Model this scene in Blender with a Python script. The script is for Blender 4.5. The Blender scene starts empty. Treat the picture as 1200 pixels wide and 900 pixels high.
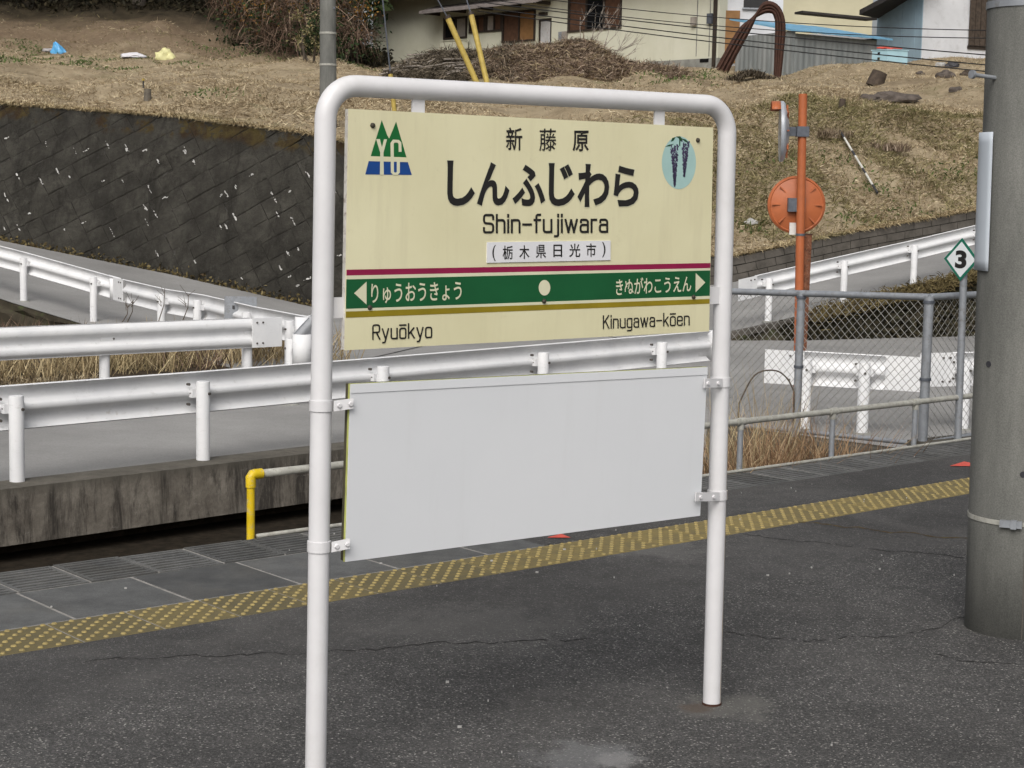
import bpy, bmesh, math, random
import numpy as np
from mathutils import Vector, Matrix

random.seed(7)
RNG = np.random.default_rng(11)
SC = bpy.context.scene
COL = SC.collection

# ------------------------------------------------------------------ camera
F_PX, PITCH, ROLL, CAM_H = 2050.79, 0.1132, 0.0197, 1.5378
YAW = 0.7015                                   # platform edge direction, seen from the camera
_fw = np.array([0, math.cos(PITCH), -math.sin(PITCH)])
_r0 = np.array([1.0, 0, 0])
_u0 = np.cross(_r0, _fw)
_r = math.cos(ROLL) * _r0 + math.sin(ROLL) * _u0
_u = -math.sin(ROLL) * _r0 + math.cos(ROLL) * _u0
CAM = np.array([0, 0, CAM_H])
cd = bpy.data.cameras.new('camera')
cd.sensor_fit = 'HORIZONTAL'
cd.sensor_width = 36.0
cd.lens = F_PX / 1200 * 36
cd.clip_start = 0.05
cd.clip_end = 3000
cam = bpy.data.objects.new('camera', cd)
COL.objects.link(cam)
cam.matrix_world = Matrix(((_r[0], _u[0], -_fw[0], 0), (_r[1], _u[1], -_fw[1], 0), (_r[2], _u[2], -_fw[2], CAM_H), (0, 0, 0, 1)))
SC.camera = cam

# ------------------------------------------------------------------ world and sun (overcast)
SUN_EL, SUN_AZ = math.radians(44), math.radians(192)   # azimuth measured clockwise from +Y
w = bpy.data.worlds.new('World')
SC.world = w
w.use_nodes = True
nt = w.node_tree
bg = nt.nodes['Background']
sky = nt.nodes.new('ShaderNodeTexSky')
sky.sky_type = 'NISHITA'
sky.sun_disc = False
sky.sun_elevation = SUN_EL
sky.sun_rotation = SUN_AZ
sky.air_density = 1.0
sky.dust_density = 6.0
sky.ozone_density = 1.0
hs = nt.nodes.new('ShaderNodeHueSaturation')           # an overcast sky is nearly grey
hs.inputs['Saturation'].default_value = 0.28
nt.links.new(sky.outputs[0], hs.inputs['Color'])
nt.links.new(hs.outputs[0], bg.inputs[0])
bg.inputs[1].default_value = 0.125
sl = bpy.data.lights.new('sun', 'SUN')
sl.energy = 1.35
sl.angle = math.radians(40)
sl.color = (1.0, 0.97, 0.93)
sun = bpy.data.objects.new('sun', sl)
COL.objects.link(sun)
_sd = Vector((math.sin(SUN_AZ) * math.cos(SUN_EL), math.cos(SUN_AZ) * math.cos(SUN_EL), math.sin(SUN_EL)))
sun.rotation_euler = _sd.to_track_quat('Z', 'Y').to_euler()
sun.location = (0, 0, 30)
SC.view_settings.view_transform = 'Standard'
SC.view_settings.look = 'None'
SC.view_settings.exposure = 0.18
SC.view_settings.gamma = 1.0
SC.cycles.use_denoising = True
SC.cycles.max_bounces = 6

# ------------------------------------------------------------------ photo pixel -> place
def ray(x, y):
    return _fw + (x - 600) / F_PX * _r - (y - 450) / F_PX * _u
def G(x, y, z=0.0):                      # pixel on the level z
    d = ray(x, y)
    return CAM + d * ((z - CAM[2]) / d[2])
def D(x, y, dep):                        # pixel at a depth in front of the camera
    d = ray(x, y)
    return CAM + d * (dep / d[1])
def hit(x, y, o, n):                     # pixel on a plane
    d = ray(x, y)
    return CAM + d * (np.dot(np.asarray(o) - CAM, n) / np.dot(d, n))
CY, SY = math.cos(YAW), math.sin(YAW)
def bend(X):
    return 0.0025 * max(0.0, X - 3.5) ** 2
def P(X, Y, Z=0.0):                      # platform coordinates (along edge, across, up) -> world; the edge bends slightly
    Y = Y + bend(X)
    return np.array([X * CY - Y * SY, X * SY + Y * CY, Z])
PX = np.array([CY, SY, 0.0]); PY = np.array([-SY, CY, 0.0]); UP = np.array([0, 0, 1.0])

# ------------------------------------------------------------------ materials
def _n(nt, t, **kw):
    n = nt.nodes.new(t)
    for k, v in kw.items():
        if k in n.inputs: n.inputs[k].default_value = v
        else: setattr(n, k, v)
    return n
class M:
    """small node-graph helper"""
    def __init__(s, name, rough=0.7, spec=0.3, metal=0.0):
        s.m = bpy.data.materials.new(name); s.m.use_nodes = True
        s.nt = s.m.node_tree; s.b = s.nt.nodes['Principled BSDF']
        s.b.inputs['Roughness'].default_value = rough
        s.b.inputs['Specular IOR Level'].default_value = spec
        s.b.inputs['Metallic'].default_value = metal
        s.geo = s.nt.nodes.new('ShaderNodeNewGeometry')
        s.pos = s.geo.outputs['Position']
    def link(s, a, b): s.nt.links.new(a, b)
    def map(s, scale=(1, 1, 1), rotz=0.0, src=None):
        n = _n(s.nt, 'ShaderNodeMapping'); n.inputs['Scale'].default_value = scale; n.inputs['Rotation'].default_value = (0, 0, rotz)
        s.link(src or s.pos, n.inputs[0]); return n.outputs[0]
    def noise(s, scale, detail=4, rough=0.6, vec=None, dist=0.0):
        n = _n(s.nt, 'ShaderNodeTexNoise'); n.inputs['Scale'].default_value = scale; n.inputs['Detail'].default_value = detail
        n.inputs['Roughness'].default_value = rough; n.inputs['Distortion'].default_value = dist
        s.link(vec or s.pos, n.inputs['Vector']); return n.outputs['Fac']
    def voro(s, scale, out='Color', vec=None):
        n = _n(s.nt, 'ShaderNodeTexVoronoi'); n.inputs['Scale'].default_value = scale
        s.link(vec or s.pos, n.inputs['Vector']); return n.outputs[out]
    def ramp(s, fac, stops, interp='LINEAR'):
        n = _n(s.nt, 'ShaderNodeValToRGB'); n.color_ramp.interpolation = interp
        e = n.color_ramp.elements
        while len(e) < len(stops): e.new(0.5)
        for k, (p, c) in enumerate(stops):
            e[k].position = p; e[k].color = (c, c, c, 1) if isinstance(c, (int, float)) else (*c, 1)
        s.link(fac, n.inputs[0]); return n.outputs[0]
    def mix(s, fac, a, b, mode='MIX'):
        n = _n(s.nt, 'ShaderNodeMix'); n.data_type = 'RGBA'; n.blend_type = mode
        for sock, v in ((n.inputs[0], fac), (n.inputs[6], a), (n.inputs[7], b)):
            if isinstance(v, (int, float)): sock.default_value = v
            elif isinstance(v, tuple): sock.default_value = (*v, 1)
            else: s.link(v, sock)
        return n.outputs[2]
    def math(s, op, a, b=0.0, c=None):
        n = _n(s.nt, 'ShaderNodeMath'); n.operation = op
        for sock, v in zip(n.inputs, (a, b) if c is None else (a, b, c)):
            if isinstance(v, (int, float)): sock.default_value = v
            else: s.link(v, sock)
        return n.outputs[0]
    def xyz(s, k, src=None):
        n = _n(s.nt, 'ShaderNodeSeparateXYZ'); s.link(src or s.pos, n.inputs[0]); return n.outputs[k]
    def rand(s):
        return _n(s.nt, 'ShaderNodeObjectInfo').outputs['Random']
    def isl(s):
        return s.geo.outputs['Random Per Island']
    def bump(s, h, strength=0.3, dist=0.01):
        n = _n(s.nt, 'ShaderNodeBump'); n.inputs['Strength'].default_value = strength; n.inputs['Distance'].default_value = dist
        s.link(h, n.inputs['Height']); s.link(n.outputs[0], s.b.inputs['Normal'])
    def col(s, c):
        if isinstance(c, tuple): s.b.inputs['Base Color'].default_value = (*c, 1)
        else: s.link(c, s.b.inputs['Base Color'])
        return s
MAT = {}
def lin(r, g, b):
    return tuple(((v / 255) / 12.92 if v / 255 <= 0.04045 else ((v / 255 + 0.055) / 1.055) ** 2.4) for v in (r, g, b))
def plain(name, c, rough=0.6, var=0.12, scale=8, spec=0.3, bump=0.0, bscale=120, metal=0.0, dirt=None, dirt_amt=0.3):
    m = M(name, rough, spec, metal)
    lo = tuple(v * (1 - var) for v in c); hi = tuple(min(1, v * (1 + var * 0.7)) for v in c)
    out = m.ramp(m.noise(scale, 5), [(0.3, lo), (0.7, hi)])
    if dirt:
        f = m.ramp(m.noise(scale * 2.3, 6, 0.7), [(0.52, 0.0), (0.75, dirt_amt)])
        out = m.mix(f, out, dirt)
    m.col(out)
    if bump: m.bump(m.noise(bscale, 3), bump, 0.004)
    MAT[name] = m.m
    return m.m

def build_materials():
    # platform asphalt: aggregate, dusty and damp patches, cement stains near the sign's feet
    m = M('asphalt', 0.88, 0.25)
    v = m.voro(210); cell = m.ramp(m.xyz(0, v), [(0.0, (0.033, 0.0322, 0.0315)), (0.5, (0.056, 0.0545, 0.053)), (0.82, (0.080, 0.0775, 0.0745)), (0.95, (0.128, 0.123, 0.116)), (0.99, (0.29, 0.278, 0.26))])
    yp = m.math('ADD', m.math('ADD', m.math('MULTIPLY', m.xyz(0), -SY), m.math('MULTIPLY', m.xyz(1), CY)), m.math('MULTIPLY', m.noise(1.3, 5), 0.5))
    patch = m.ramp(m.math('SUBTRACT', yp, 4.4), [(0.34, 0.0), (0.52, 0.5)])      # smoother resurfaced strip beside the tactile paving
    cell = m.mix(patch, cell, m.ramp(m.noise(300, 4, 0.7), [(0.3, (0.030, 0.029, 0.0285)), (0.7, (0.085, 0.082, 0.079))]))
    fine = m.ramp(m.noise(420, 3), [(0.35, 0.6), (0.65, 1.35)])
    c = m.mix(1.0, cell, fine, 'MULTIPLY')
    big = m.ramp(m.noise(0.8, 6, 0.65, dist=0.6), [(0.32, 0.82), (0.5, 1.05), (0.68, 1.22)])
    c = m.mix(1.0, c, big, 'MULTIPLY')
    c = m.mix(1.0, c, m.ramp(m.noise(6, 7, 0.75), [(0.3, 0.78), (0.7, 1.2)]), 'MULTIPLY')
    dust = m.ramp(m.noise(1.6, 7, 0.7, dist=1.0), [(0.50, 0.0), (0.78, 0.55)])
    c = m.mix(dust, c, (0.105, 0.10, 0.094))
    jig = m.noise(7, 8, 0.8)
    for (px, py, rad, colr, amt) in ((845, 828, 0.17, (0.15, 0.145, 0.13), 0.4), (685, 888, 0.17, (0.17, 0.17, 0.172), 0.5), (725, 893, 0.08, (0.26, 0.255, 0.25), 0.4), (815, 829, 0.06, (0.070, 0.046, 0.032), 0.6), (760, 640, 0.30, (0.16, 0.155, 0.148), 0.35), (560, 735, 0.4, (0.13, 0.125, 0.118), 0.30)):
        g = G(px, py)
        d = _n(m.nt, 'ShaderNodeVectorMath'); d.operation = 'DISTANCE'; m.link(m.pos, d.inputs[0]); d.inputs[1].default_value = tuple(g)
        dd = m.math('ADD', d.outputs['Value'], m.math('MULTIPLY', m.math('SUBTRACT', jig, 0.5), rad * 3.0))
        f = m.ramp(m.math('DIVIDE', dd, rad), [(0.55, amt), (1.05, 0.0)])
        c = m.mix(f, c, colr)
    m.col(c)
    m.bump(m.voro(210, 'Distance'), 0.6, 0.005)
    MAT['asphalt'] = m.m
    # road asphalt, pale and worn
    m = M('road', 0.85, 0.25)
    c = m.ramp(m.noise(60, 4, 0.8), [(0.3, (0.205, 0.20, 0.192)), (0.7, (0.285, 0.28, 0.27))])
    c = m.mix(1.0, c, m.ramp(m.noise(0.5, 5, 0.6), [(0.3, 0.76), (0.7, 1.12)]), 'MULTIPLY')
    c = m.mix(m.ramp(m.noise(2.2, 8, 0.8, dist=1.5), [(0.485, 0.0), (0.5, 0.28), (0.515, 0.0)]), c, (0.10, 0.097, 0.092))
    m.col(c); m.bump(m.noise(80, 3), 0.2, 0.005); MAT['road'] = m.m
    # grooved and smooth kerb slabs
    for nm, lo, hi in (('slab', (0.058, 0.059, 0.059), (0.105, 0.106, 0.104)), ('groove', (0.065, 0.066, 0.065), (0.125, 0.124, 0.12))):
        m = M(nm, 0.85, 0.25)
        c = m.ramp(m.noise(7, 6, 0.7), [(0.3, lo), (0.7, hi)])
        c = m.mix(1.0, c, m.ramp(m.rand(), [(0, 0.8), (1, 1.2)]), 'MULTIPLY')
        c = m.mix(m.ramp(m.noise(2.6, 7, 0.75), [(0.5, 0.0), (0.7, 0.5)]), c, (0.10, 0.094, 0.082))
        c = m.mix(1.0, c, m.ramp(m.noise(260, 3), [(0.3, 0.75), (0.7, 1.25)]), 'MULTIPLY')
        m.col(c); m.bump(m.noise(200, 3), 0.25, 0.004); MAT[nm] = m.m
    m = M('joint', 0.9, 0.2); m.col(m.ramp(m.noise(30, 5), [(0.3, (0.17, 0.165, 0.15)), (0.7, (0.30, 0.285, 0.265))])); MAT['joint'] = m.m
    # tactile tile and studs: worn yellow, some tiles far dirtier
    m = M('tactile', 0.8, 0.3)
    yel = m.nt.nodes.new('ShaderNodeMapRange'); yel.inputs[1].default_value = -0.8; yel.inputs[2].default_value = 0.4; m.link(m.xyz(0), yel.inputs[0])
    c = m.mix(m.math('MULTIPLY', m.math('ADD', m.rand(), yel.outputs[0]), 0.5), (0.098, 0.082, 0.040), (0.235, 0.178, 0.060))
    c = m.mix(m.ramp(m.noise(14, 6, 0.75), [(0.35, 0.6), (0.62, 0.0)]), c, (0.072, 0.066, 0.047))
    m.col(c); m.bump(m.noise(160, 3), 0.3, 0.004); MAT['tactile'] = m.m
    m = M('stud', 0.7, 0.3)
    m.col(m.ramp(m.noise(35, 5, 0.7), [(0.25, (0.13, 0.105, 0.05)), (0.45, (0.25, 0.195, 0.08)), (0.7, (0.36, 0.28, 0.105))])); MAT['stud'] = m.m
    # sign paints
    m = M('white_pipe', 0.42, 0.45)
    c = m.ramp(m.noise(5, 5), [(0.3, (0.56, 0.553, 0.56)), (0.7, (0.635, 0.63, 0.638))])
    c = m.mix(m.ramp(m.noise(3.2, 7, 0.8), [(0.52, 0.0), (0.75, 0.35)]), c, (0.44, 0.43, 0.40))
    c = m.mix(m.ramp(m.noise(55, 6, 0.8), [(0.68, 0.0), (0.74, 0.6)]), c, (0.27, 0.21, 0.15))
    # dust and rust run on the under side of the arch and below the clamps, a real streak down the right post
    a = G(834, 825)
    dx = m.math('ABSOLUTE', m.math('SUBTRACT', m.math('ADD', m.math('MULTIPLY', m.xyz(0), math.cos(0.6314)), m.math('MULTIPLY', m.xyz(1), math.sin(0.6314))), a[0] * math.cos(0.6314) + a[1] * math.sin(0.6314) + 0.012))
    run = m.math('MULTIPLY', m.math('LESS_THAN', m.math('ADD', dx, m.math('MULTIPLY', m.noise(14, 3), 0.004)), 0.0048), m.math('LESS_THAN', m.xyz(2), 1.0))
    run = m.math('MULTIPLY', run, m.ramp(m.noise(9, 4), [(0.35, 0.25), (0.65, 0.75)]))
    c = m.mix(run, c, (0.36, 0.25, 0.11))
    m.col(c); m.bump(m.noise(45, 3), 0.06, 0.004); MAT['white_pipe'] = m.m
    m = M('cream', 0.38, 0.4)
    c = m.ramp(m.noise(2.2, 6, 0.6), [(0.3, (0.60, 0.562, 0.362)), (0.7, (0.68, 0.645, 0.435))])
    st = m.ramp(m.noise(5, 5, 0.7, vec=m.map((3.2, 3.2, 0.35))), [(0.5, 0.0), (0.72, 0.35)])
    c = m.mix(st, c, (0.50, 0.455, 0.30))
    c = m.mix(m.ramp(m.noise(22, 6, 0.75), [(0.62, 0.0), (0.8, 0.30)]), c, (0.38, 0.33, 0.2))
    m.col(c); MAT['cream'] = m.m
    m = M('blank_white', 0.36, 0.4)
    c = m.ramp(m.noise(1.4, 6, 0.6), [(0.3, (0.61, 0.625, 0.645)), (0.7, (0.65, 0.662, 0.68))])
    c = m.mix(m.ramp(m.noise(3.5, 7, 0.75, vec=m.map((4, 4, 0.4))), [(0.55, 0.0), (0.8, 0.16)]), c, (0.50, 0.50, 0.495))
    c = m.mix(m.ramp(m.noise(70, 7, 0.85), [(0.70, 0.0), (0.78, 0.45)]), c, (0.36, 0.34, 0.31))
    m.link(m.ramp(m.noise(4, 5), [(0.3, 0.28), (0.7, 0.5)]), m.b.inputs['Roughness'])
    m.col(c); m.bump(m.noise(2.2, 3), 0.05, 0.02); MAT['blank_white'] = m.m
    plain('board_edge', (0.58, 0.56, 0.52), 0.6, 0.2, 20, dirt=(0.13, 0.06, 0.03), dirt_amt=0.9)
    plain('lime_edge', (0.42, 0.44, 0.13), 0.6, 0.3, 15)
    plain('board_back', (0.07, 0.062, 0.04), 0.8, 0.3, 12)
    plain('ink', (0.016, 0.015, 0.014), 0.5, 0.1, 30)
    plain('red_stripe', (0.235, 0.010, 0.055), 0.45, 0.12, 10)
    plain('green_band', (0.009, 0.088, 0.030), 0.4, 0.12, 6)
    plain('olive_stripe', (0.245, 0.185, 0.012), 0.45, 0.15, 10)
    plain('pale_print', (0.60, 0.585, 0.42), 0.45, 0.08, 10)
    plain('plate_white', (0.66, 0.66, 0.68), 0.4, 0.05, 6)
    plain('emblem_green', (0.008, 0.115, 0.028), 0.45, 0.1, 20)
    plain('emblem_blue', (0.010, 0.055, 0.22), 0.45, 0.1, 20)
    plain('emblem_teal', (0.335, 0.50, 0.475), 0.45, 0.06, 20)
    plain('emblem_purple', (0.085, 0.068, 0.135), 0.6, 0.4, 300)
    plain('emblem_leaf', (0.02, 0.07, 0.03), 0.6, 0.3, 200)
    plain('rust_screw', (0.055, 0.048, 0.036), 0.6, 0.4, 200, metal=0.3)
    # metals
    m = M('guard_white', 0.62, 0.25)
    c = m.ramp(m.noise(3, 5), [(0.3, (0.57, 0.575, 0.585)), (0.7, (0.665, 0.665, 0.665))])
    c = m.mix(m.ramp(m.noise(9, 7, 0.8, vec=m.map((1, 1, 2.5))), [(0.56, 0.0), (0.78, 0.6)]), c, (0.27, 0.255, 0.22))
    sc = D(133, 391, 18.3); d = _n(m.nt, 'ShaderNodeVectorMath'); d.operation = 'DISTANCE'; m.link(m.pos, d.inputs[0]); d.inputs[1].default_value = tuple(sc)
    near = m.ramp(d.outputs['Value'], [(0.08, 1.0), (0.34, 0.0)])
    scuff = m.math('MULTIPLY', near, m.ramp(m.noise(24, 7, 0.8), [(0.50, 0.0), (0.56, 0.85)])); c = m.mix(scuff, c, (0.20, 0.19, 0.165))
    c = m.mix(m.ramp(m.noise(1.3, 6, 0.8), [(0.66, 0.0), (0.72, 0.5)]), c, (0.34, 0.30, 0.25))
    m.col(c); MAT['guard_white'] = m.m
    plain('bolt', (0.10, 0.09, 0.08), 0.5, 0.3, 60, metal=0.4)
    plain('galv', (0.25, 0.265, 0.285), 0.5, 0.18, 14, 0.5, metal=0.25, dirt=(0.10, 0.075, 0.05), dirt_amt=0.55)
    plain('rail_pipe', (0.33, 0.325, 0.29), 0.65, 0.25, 25, 0.3, dirt=(0.12, 0.10, 0.065), dirt_amt=0.7)
    plain('mesh_wire', (0.24, 0.235, 0.22), 0.6, 0.2, 10, 0.4)
    plain('yellow_paint', (0.60, 0.42, 0.008), 0.45, 0.14, 14, 0.4, dirt=(0.30, 0.30, 0.27), dirt_amt=0.8)
    plain('guy_yellow', (0.40, 0.30, 0.075), 0.55, 0.2, 6, dirt=(0.2, 0.15, 0.05), dirt_amt=0.5)
    plain('orange', (0.37, 0.105, 0.036), 0.5, 0.12, 8, 0.4, dirt=(0.28, 0.085, 0.035), dirt_amt=0.5)
    plain('rust', (0.13, 0.05, 0.026), 0.85, 0.5, 25, 0.2, dirt=(0.45, 0.36, 0.28), dirt_amt=0.35)
    plain('rust_pipe', (0.050, 0.022, 0.014), 0.75, 0.35, 6, 0.25)
    plain('grey_steel', (0.10, 0.11, 0.13), 0.5, 0.25, 20, metal=0.3)
    plain('mirror_grey', (0.32, 0.34, 0.37), 0.3, 0.15, 10, 0.5)
    plain('sticker', (0.58, 0.56, 0.53), 0.5, 0.1, 20)
    plain('sign_green', (0.010, 0.135, 0.085), 0.4, 0.1, 20)
    plain('sign_face', (0.66, 0.69, 0.70), 0.4, 0.04, 20)
    plain('plate_blue', (0.46, 0.50, 0.545), 0.4, 0.05, 5)
    plain('red_mark', (0.55, 0.085, 0.06), 0.7, 0.25, 50)
    # concretes
    m = M('pole_concrete', 0.85, 0.25)
    c = m.ramp(m.noise(6, 6, 0.65, vec=m.map((1, 1, 0.25))), [(0.3, (0.095, 0.096, 0.088)), (0.7, (0.185, 0.184, 0.168))])
    c = m.mix(1.0, c, m.ramp(m.noise(220, 4), [(0.3, 0.75), (0.7, 1.2)]), 'MULTIPLY')
    m.col(c); m.bump(m.noise(180, 4), 0.25, 0.004); MAT['pole_concrete'] = m.m
    m = M('wall_concrete', 0.9, 0.2)
    c = m.ramp(m.noise(4, 7, 0.75), [(0.3, (0.085, 0.073, 0.06)), (0.52, (0.155, 0.138, 0.115)), (0.72, (0.25, 0.225, 0.19))])
    st = m.ramp(m.noise(2.2, 7, 0.8, vec=m.map((2.0, 2.0, 0.30)), dist=0.5), [(0.46, 0.0), (0.60, 0.9)])
    c = m.mix(st, c, (0.032, 0.028, 0.024))
    up = m.nt.nodes.new('ShaderNodeMapRange'); up.inputs[1].default_value = -0.86; up.inputs[2].default_value = -0.78
    m.link(m.xyz(2), up.inputs[0]); c = m.mix(m.math('MULTIPLY', up.outputs[0], 0.75), c, (0.085, 0.078, 0.064))
    c = m.mix(m.ramp(m.noise(7, 7, 0.8, vec=m.map((1, 1, 2.2))), [(0.62, 0.0), (0.72, 0.6)]), c, (0.27, 0.25, 0.225))
    m.col(c); m.bump(m.noise(25, 6, 0.7), 0.5, 0.012); MAT['wall_concrete'] = m.m
    plain('block_concrete', (0.088, 0.079, 0.068), 0.9, 0.4, 2.5, 0.2, bump=0.3, bscale=60, dirt=(0.045, 0.04, 0.033), dirt_amt=0.8)
    plain('mortar', (0.026, 0.024, 0.020), 0.95, 0.4, 3, 0.15, bump=0.3, bscale=30, dirt=(0.16, 0.155, 0.145), dirt_amt=0.5)
    m = M('stone', 0.9, 0.2)
    c = m.ramp(m.noise(2.5, 6, 0.7), [(0.25, (0.023, 0.0212, 0.0172)), (0.5, (0.047, 0.0438, 0.0362)), (0.8, (0.085, 0.080, 0.067))])
    c = m.mix(1.0, c, m.ramp(m.noise(0.55, 6, 0.7, dist=0.8), [(0.3, 0.65), (0.5, 1.0), (0.72, 1.45)]), 'MULTIPLY')
    c = m.mix(m.ramp(m.noise(11, 7, 0.85), [(0.55, 0.0), (0.7, 0.6)]), c, (0.018, 0.0165, 0.0135))
    c = m.mix(1.0, c, m.ramp(m.rand(), [(0, 0.93), (0.96, 1.06), (1, 1.22)]), 'MULTIPLY')
    moss = m.math('MULTIPLY', m.ramp(m.noise(0.75, 6, 0.7), [(0.53, 0.0), (0.58, 1.0)]), m.ramp(m.math('ADD', m.xyz(2), m.math('MULTIPLY', m.noise(2.0, 5), 1.2)), [(0.0, 0.0), (1.0, 1.0)]))
    hz = m.math('SUBTRACT', m.math('ADD', m.xyz(2), m.math('MULTIPLY', m.xyz(0), 0.085)), 1.55)
    moss = m.math('MULTIPLY', m.ramp(m.noise(0.85, 7, 0.75), [(0.47, 0.0), (0.51, 0.95)]), m.ramp(m.math('ADD', hz, m.math('MULTIPLY', m.noise(1.7, 5), 0.6)), [(0.50, 0.0), (0.62, 1.0)]))
    run = m.ramp(m.noise(1.6, 7, 0.8, vec=m.map((1.3, 1.3, 0.25)), dist=0.7), [(0.50, 0.0), (0.62, 0.7)])
    c = m.mix(run, c, (0.017, 0.0155, 0.0125))
    pale = m.ramp(m.noise(5, 9, 0.9, vec=m.map((1.6, 1.6, 0.7))), [(0.55, 0.0), (0.68, 0.45)])
    c = m.mix(pale, c, (0.125, 0.12, 0.106))
    c = m.mix(moss, c, m.ramp(m.noise(3, 5), [(0.38, (0.040, 0.024, 0.012)), (0.62, (0.085, 0.064, 0.020))]))
    lime = m.ramp(m.noise(3.3, 7, 0.75, vec=m.map((1.0, 1.0, 0.6))), [(0.715, 0.0), (0.735, 0.9)])
    c = m.mix(lime, c, (0.42, 0.41, 0.39))
    m.col(c); m.bump(m.noise(7, 9, 0.85), 1.0, 0.10); MAT['stone'] = m.m
    plain('lime_bloom', (0.46, 0.45, 0.43), 0.9, 0.3, 20)
    # soils and plants
    m = M('field', 0.95, 0.1)
    c = m.ramp(m.noise(1.1, 7, 0.75), [(0.28, (0.155, 0.118, 0.075)), (0.5, (0.275, 0.22, 0.143)), (0.72, (0.38, 0.318, 0.215))])
    c = m.mix(m.ramp(m.noise(0.33, 6, 0.7), [(0.54, 0.0), (0.70, 0.6)]), c, (0.105, 0.074, 0.046))
    c = m.mix(m.ramp(m.noise(0.45, 6, 0.75, vec=m.map((1, 1, 1), 1.2)), [(0.56, 0.0), (0.70, 0.55)]), c, (0.105, 0.12, 0.04))
    c = m.mix(m.ramp(m.math('ADD', m.xyz(1), m.math('MULTIPLY', m.noise(0.8, 4), 3.0)), [(0.0, 0.0), (1.0, 1.0)]), c, c)
    bk = m.nt.nodes.new('ShaderNodeMapRange'); bk.inputs[1].default_value = 66.5; bk.inputs[2].default_value = 69.5
    m.link(m.math('ADD', m.xyz(1), m.math('MULTIPLY', m.noise(0.6, 5), 3.0)), bk.inputs[0])
    c = m.mix(m.math('MULTIPLY', m.math('MULTIPLY', bk.outputs[0], 0.75), m.math('LESS_THAN', m.xyz(0), -6.5)), c, m.ramp(m.noise(3, 7, 0.8), [(0.3, (0.075, 0.05, 0.033)), (0.7, (0.17, 0.12, 0.08))]))
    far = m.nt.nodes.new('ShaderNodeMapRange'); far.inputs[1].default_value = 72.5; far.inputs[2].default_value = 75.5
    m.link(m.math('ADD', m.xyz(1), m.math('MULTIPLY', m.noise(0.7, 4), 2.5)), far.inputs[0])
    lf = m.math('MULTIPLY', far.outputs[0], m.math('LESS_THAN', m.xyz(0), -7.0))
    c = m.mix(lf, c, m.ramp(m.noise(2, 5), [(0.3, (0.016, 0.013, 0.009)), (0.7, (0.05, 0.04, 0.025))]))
    m.col(c); m.bump(m.noise(6, 7, 0.8), 0.6, 0.12); MAT['field'] = m.m
    def blade(name, stops, spec=0.15):
        m = M(name, 0.8, spec); c = m.ramp(m.isl(), stops)
        if name in ('dry_blade', 'olive_blade', 'brush', 'straw'):       # patches of older and fresher growth
            c = m.mix(1.0, c, m.ramp(m.noise(0.7, 6, 0.7, dist=0.5), [(0.34, (0.78, 0.74, 0.69)), (0.5, (1.15, 1.15, 1.14)), (0.66, (1.38, 1.38, 1.34))]), 'MULTIPLY')
            c = m.mix(m.ramp(m.noise(0.42, 6, 0.7), [(0.56, 0.0), (0.68, 0.35)]), c, (0.135, 0.14, 0.06))
        m.col(c); MAT[name] = m.m
    blade('dry_blade', [(0.0, (0.12, 0.086, 0.05)), (0.3, (0.24, 0.185, 0.115)), (0.7, (0.36, 0.292, 0.19)), (1.0, (0.52, 0.445, 0.315))])
    blade('olive_blade', [(0.0, (0.085, 0.08, 0.035)), (0.5, (0.165, 0.145, 0.07)), (1.0, (0.27, 0.225, 0.125))])
    blade('green_leaf', [(0.0, (0.04, 0.065, 0.018)), (0.6, (0.075, 0.11, 0.032)), (1.0, (0.12, 0.15, 0.055))])
    blade('reed', [(0.0, (0.10, 0.055, 0.030)), (0.5, (0.24, 0.145, 0.08)), (1.0, (0.46, 0.33, 0.20))])
    blade('straw', [(0.0, (0.12, 0.085, 0.045)), (0.5, (0.27, 0.21, 0.12)), (1.0, (0.45, 0.37, 0.23))])
    blade('brush', [(0.0, (0.07, 0.05, 0.036)), (0.5, (0.17, 0.125, 0.09)), (0.85, (0.27, 0.205, 0.15)), (1.0, (0.40, 0.33, 0.26))])
    blade('brush_dark', [(0.0, (0.03, 0.024, 0.016)), (0.6, (0.09, 0.073, 0.052)), (1.0, (0.24, 0.20, 0.15))])
    blade('orange_leaf', [(0.0, (0.07, 0.03, 0.010)), (0.5, (0.16, 0.08, 0.02)), (1.0, (0.25, 0.14, 0.03))])
    blade('vine', [(0.0, (0.05, 0.032, 0.022)), (0.6, (0.13, 0.085, 0.06)), (1.0, (0.26, 0.19, 0.14))])
    blade('dark_leaf', [(0.0, (0.008, 0.015, 0.006)), (0.6, (0.022, 0.038, 0.014)), (1.0, (0.05, 0.07, 0.025))])
    blade('under', [(0.0, (0.010, 0.009, 0.006)), (0.6, (0.024, 0.022, 0.012)), (1.0, (0.05, 0.04, 0.022))])
    blade('moss', [(0.0, (0.05, 0.035, 0.018)), (0.6, (0.11, 0.085, 0.035)), (1.0, (0.18, 0.145, 0.07))])
    plain('bark', (0.10, 0.082, 0.065), 0.9, 0.4, 6, 0.15, bump=0.4, bscale=20)
    plain('pale_bark', (0.24, 0.21, 0.18), 0.9, 0.3, 6, 0.15)
    plain('soil', (0.05, 0.038, 0.026), 0.95, 0.5, 7, 0.1, bump=0.6, bscale=25, dirt=(0.11, 0.075, 0.05), dirt_amt=0.6)
    plain('ballast', (0.020, 0.016, 0.011), 0.95, 0.5, 9, 0.1, bump=0.8, bscale=22, dirt=(0.05, 0.034, 0.025), dirt_amt=0.6)
    plain('bank_dark', (0.040, 0.034, 0.024), 0.95, 0.5, 2.5, 0.1, bump=0.6, bscale=8, dirt=(0.05, 0.065, 0.024), dirt_amt=0.9)
    plain('ground_far', (0.13, 0.12, 0.08), 0.95, 0.3, 0.1)
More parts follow.
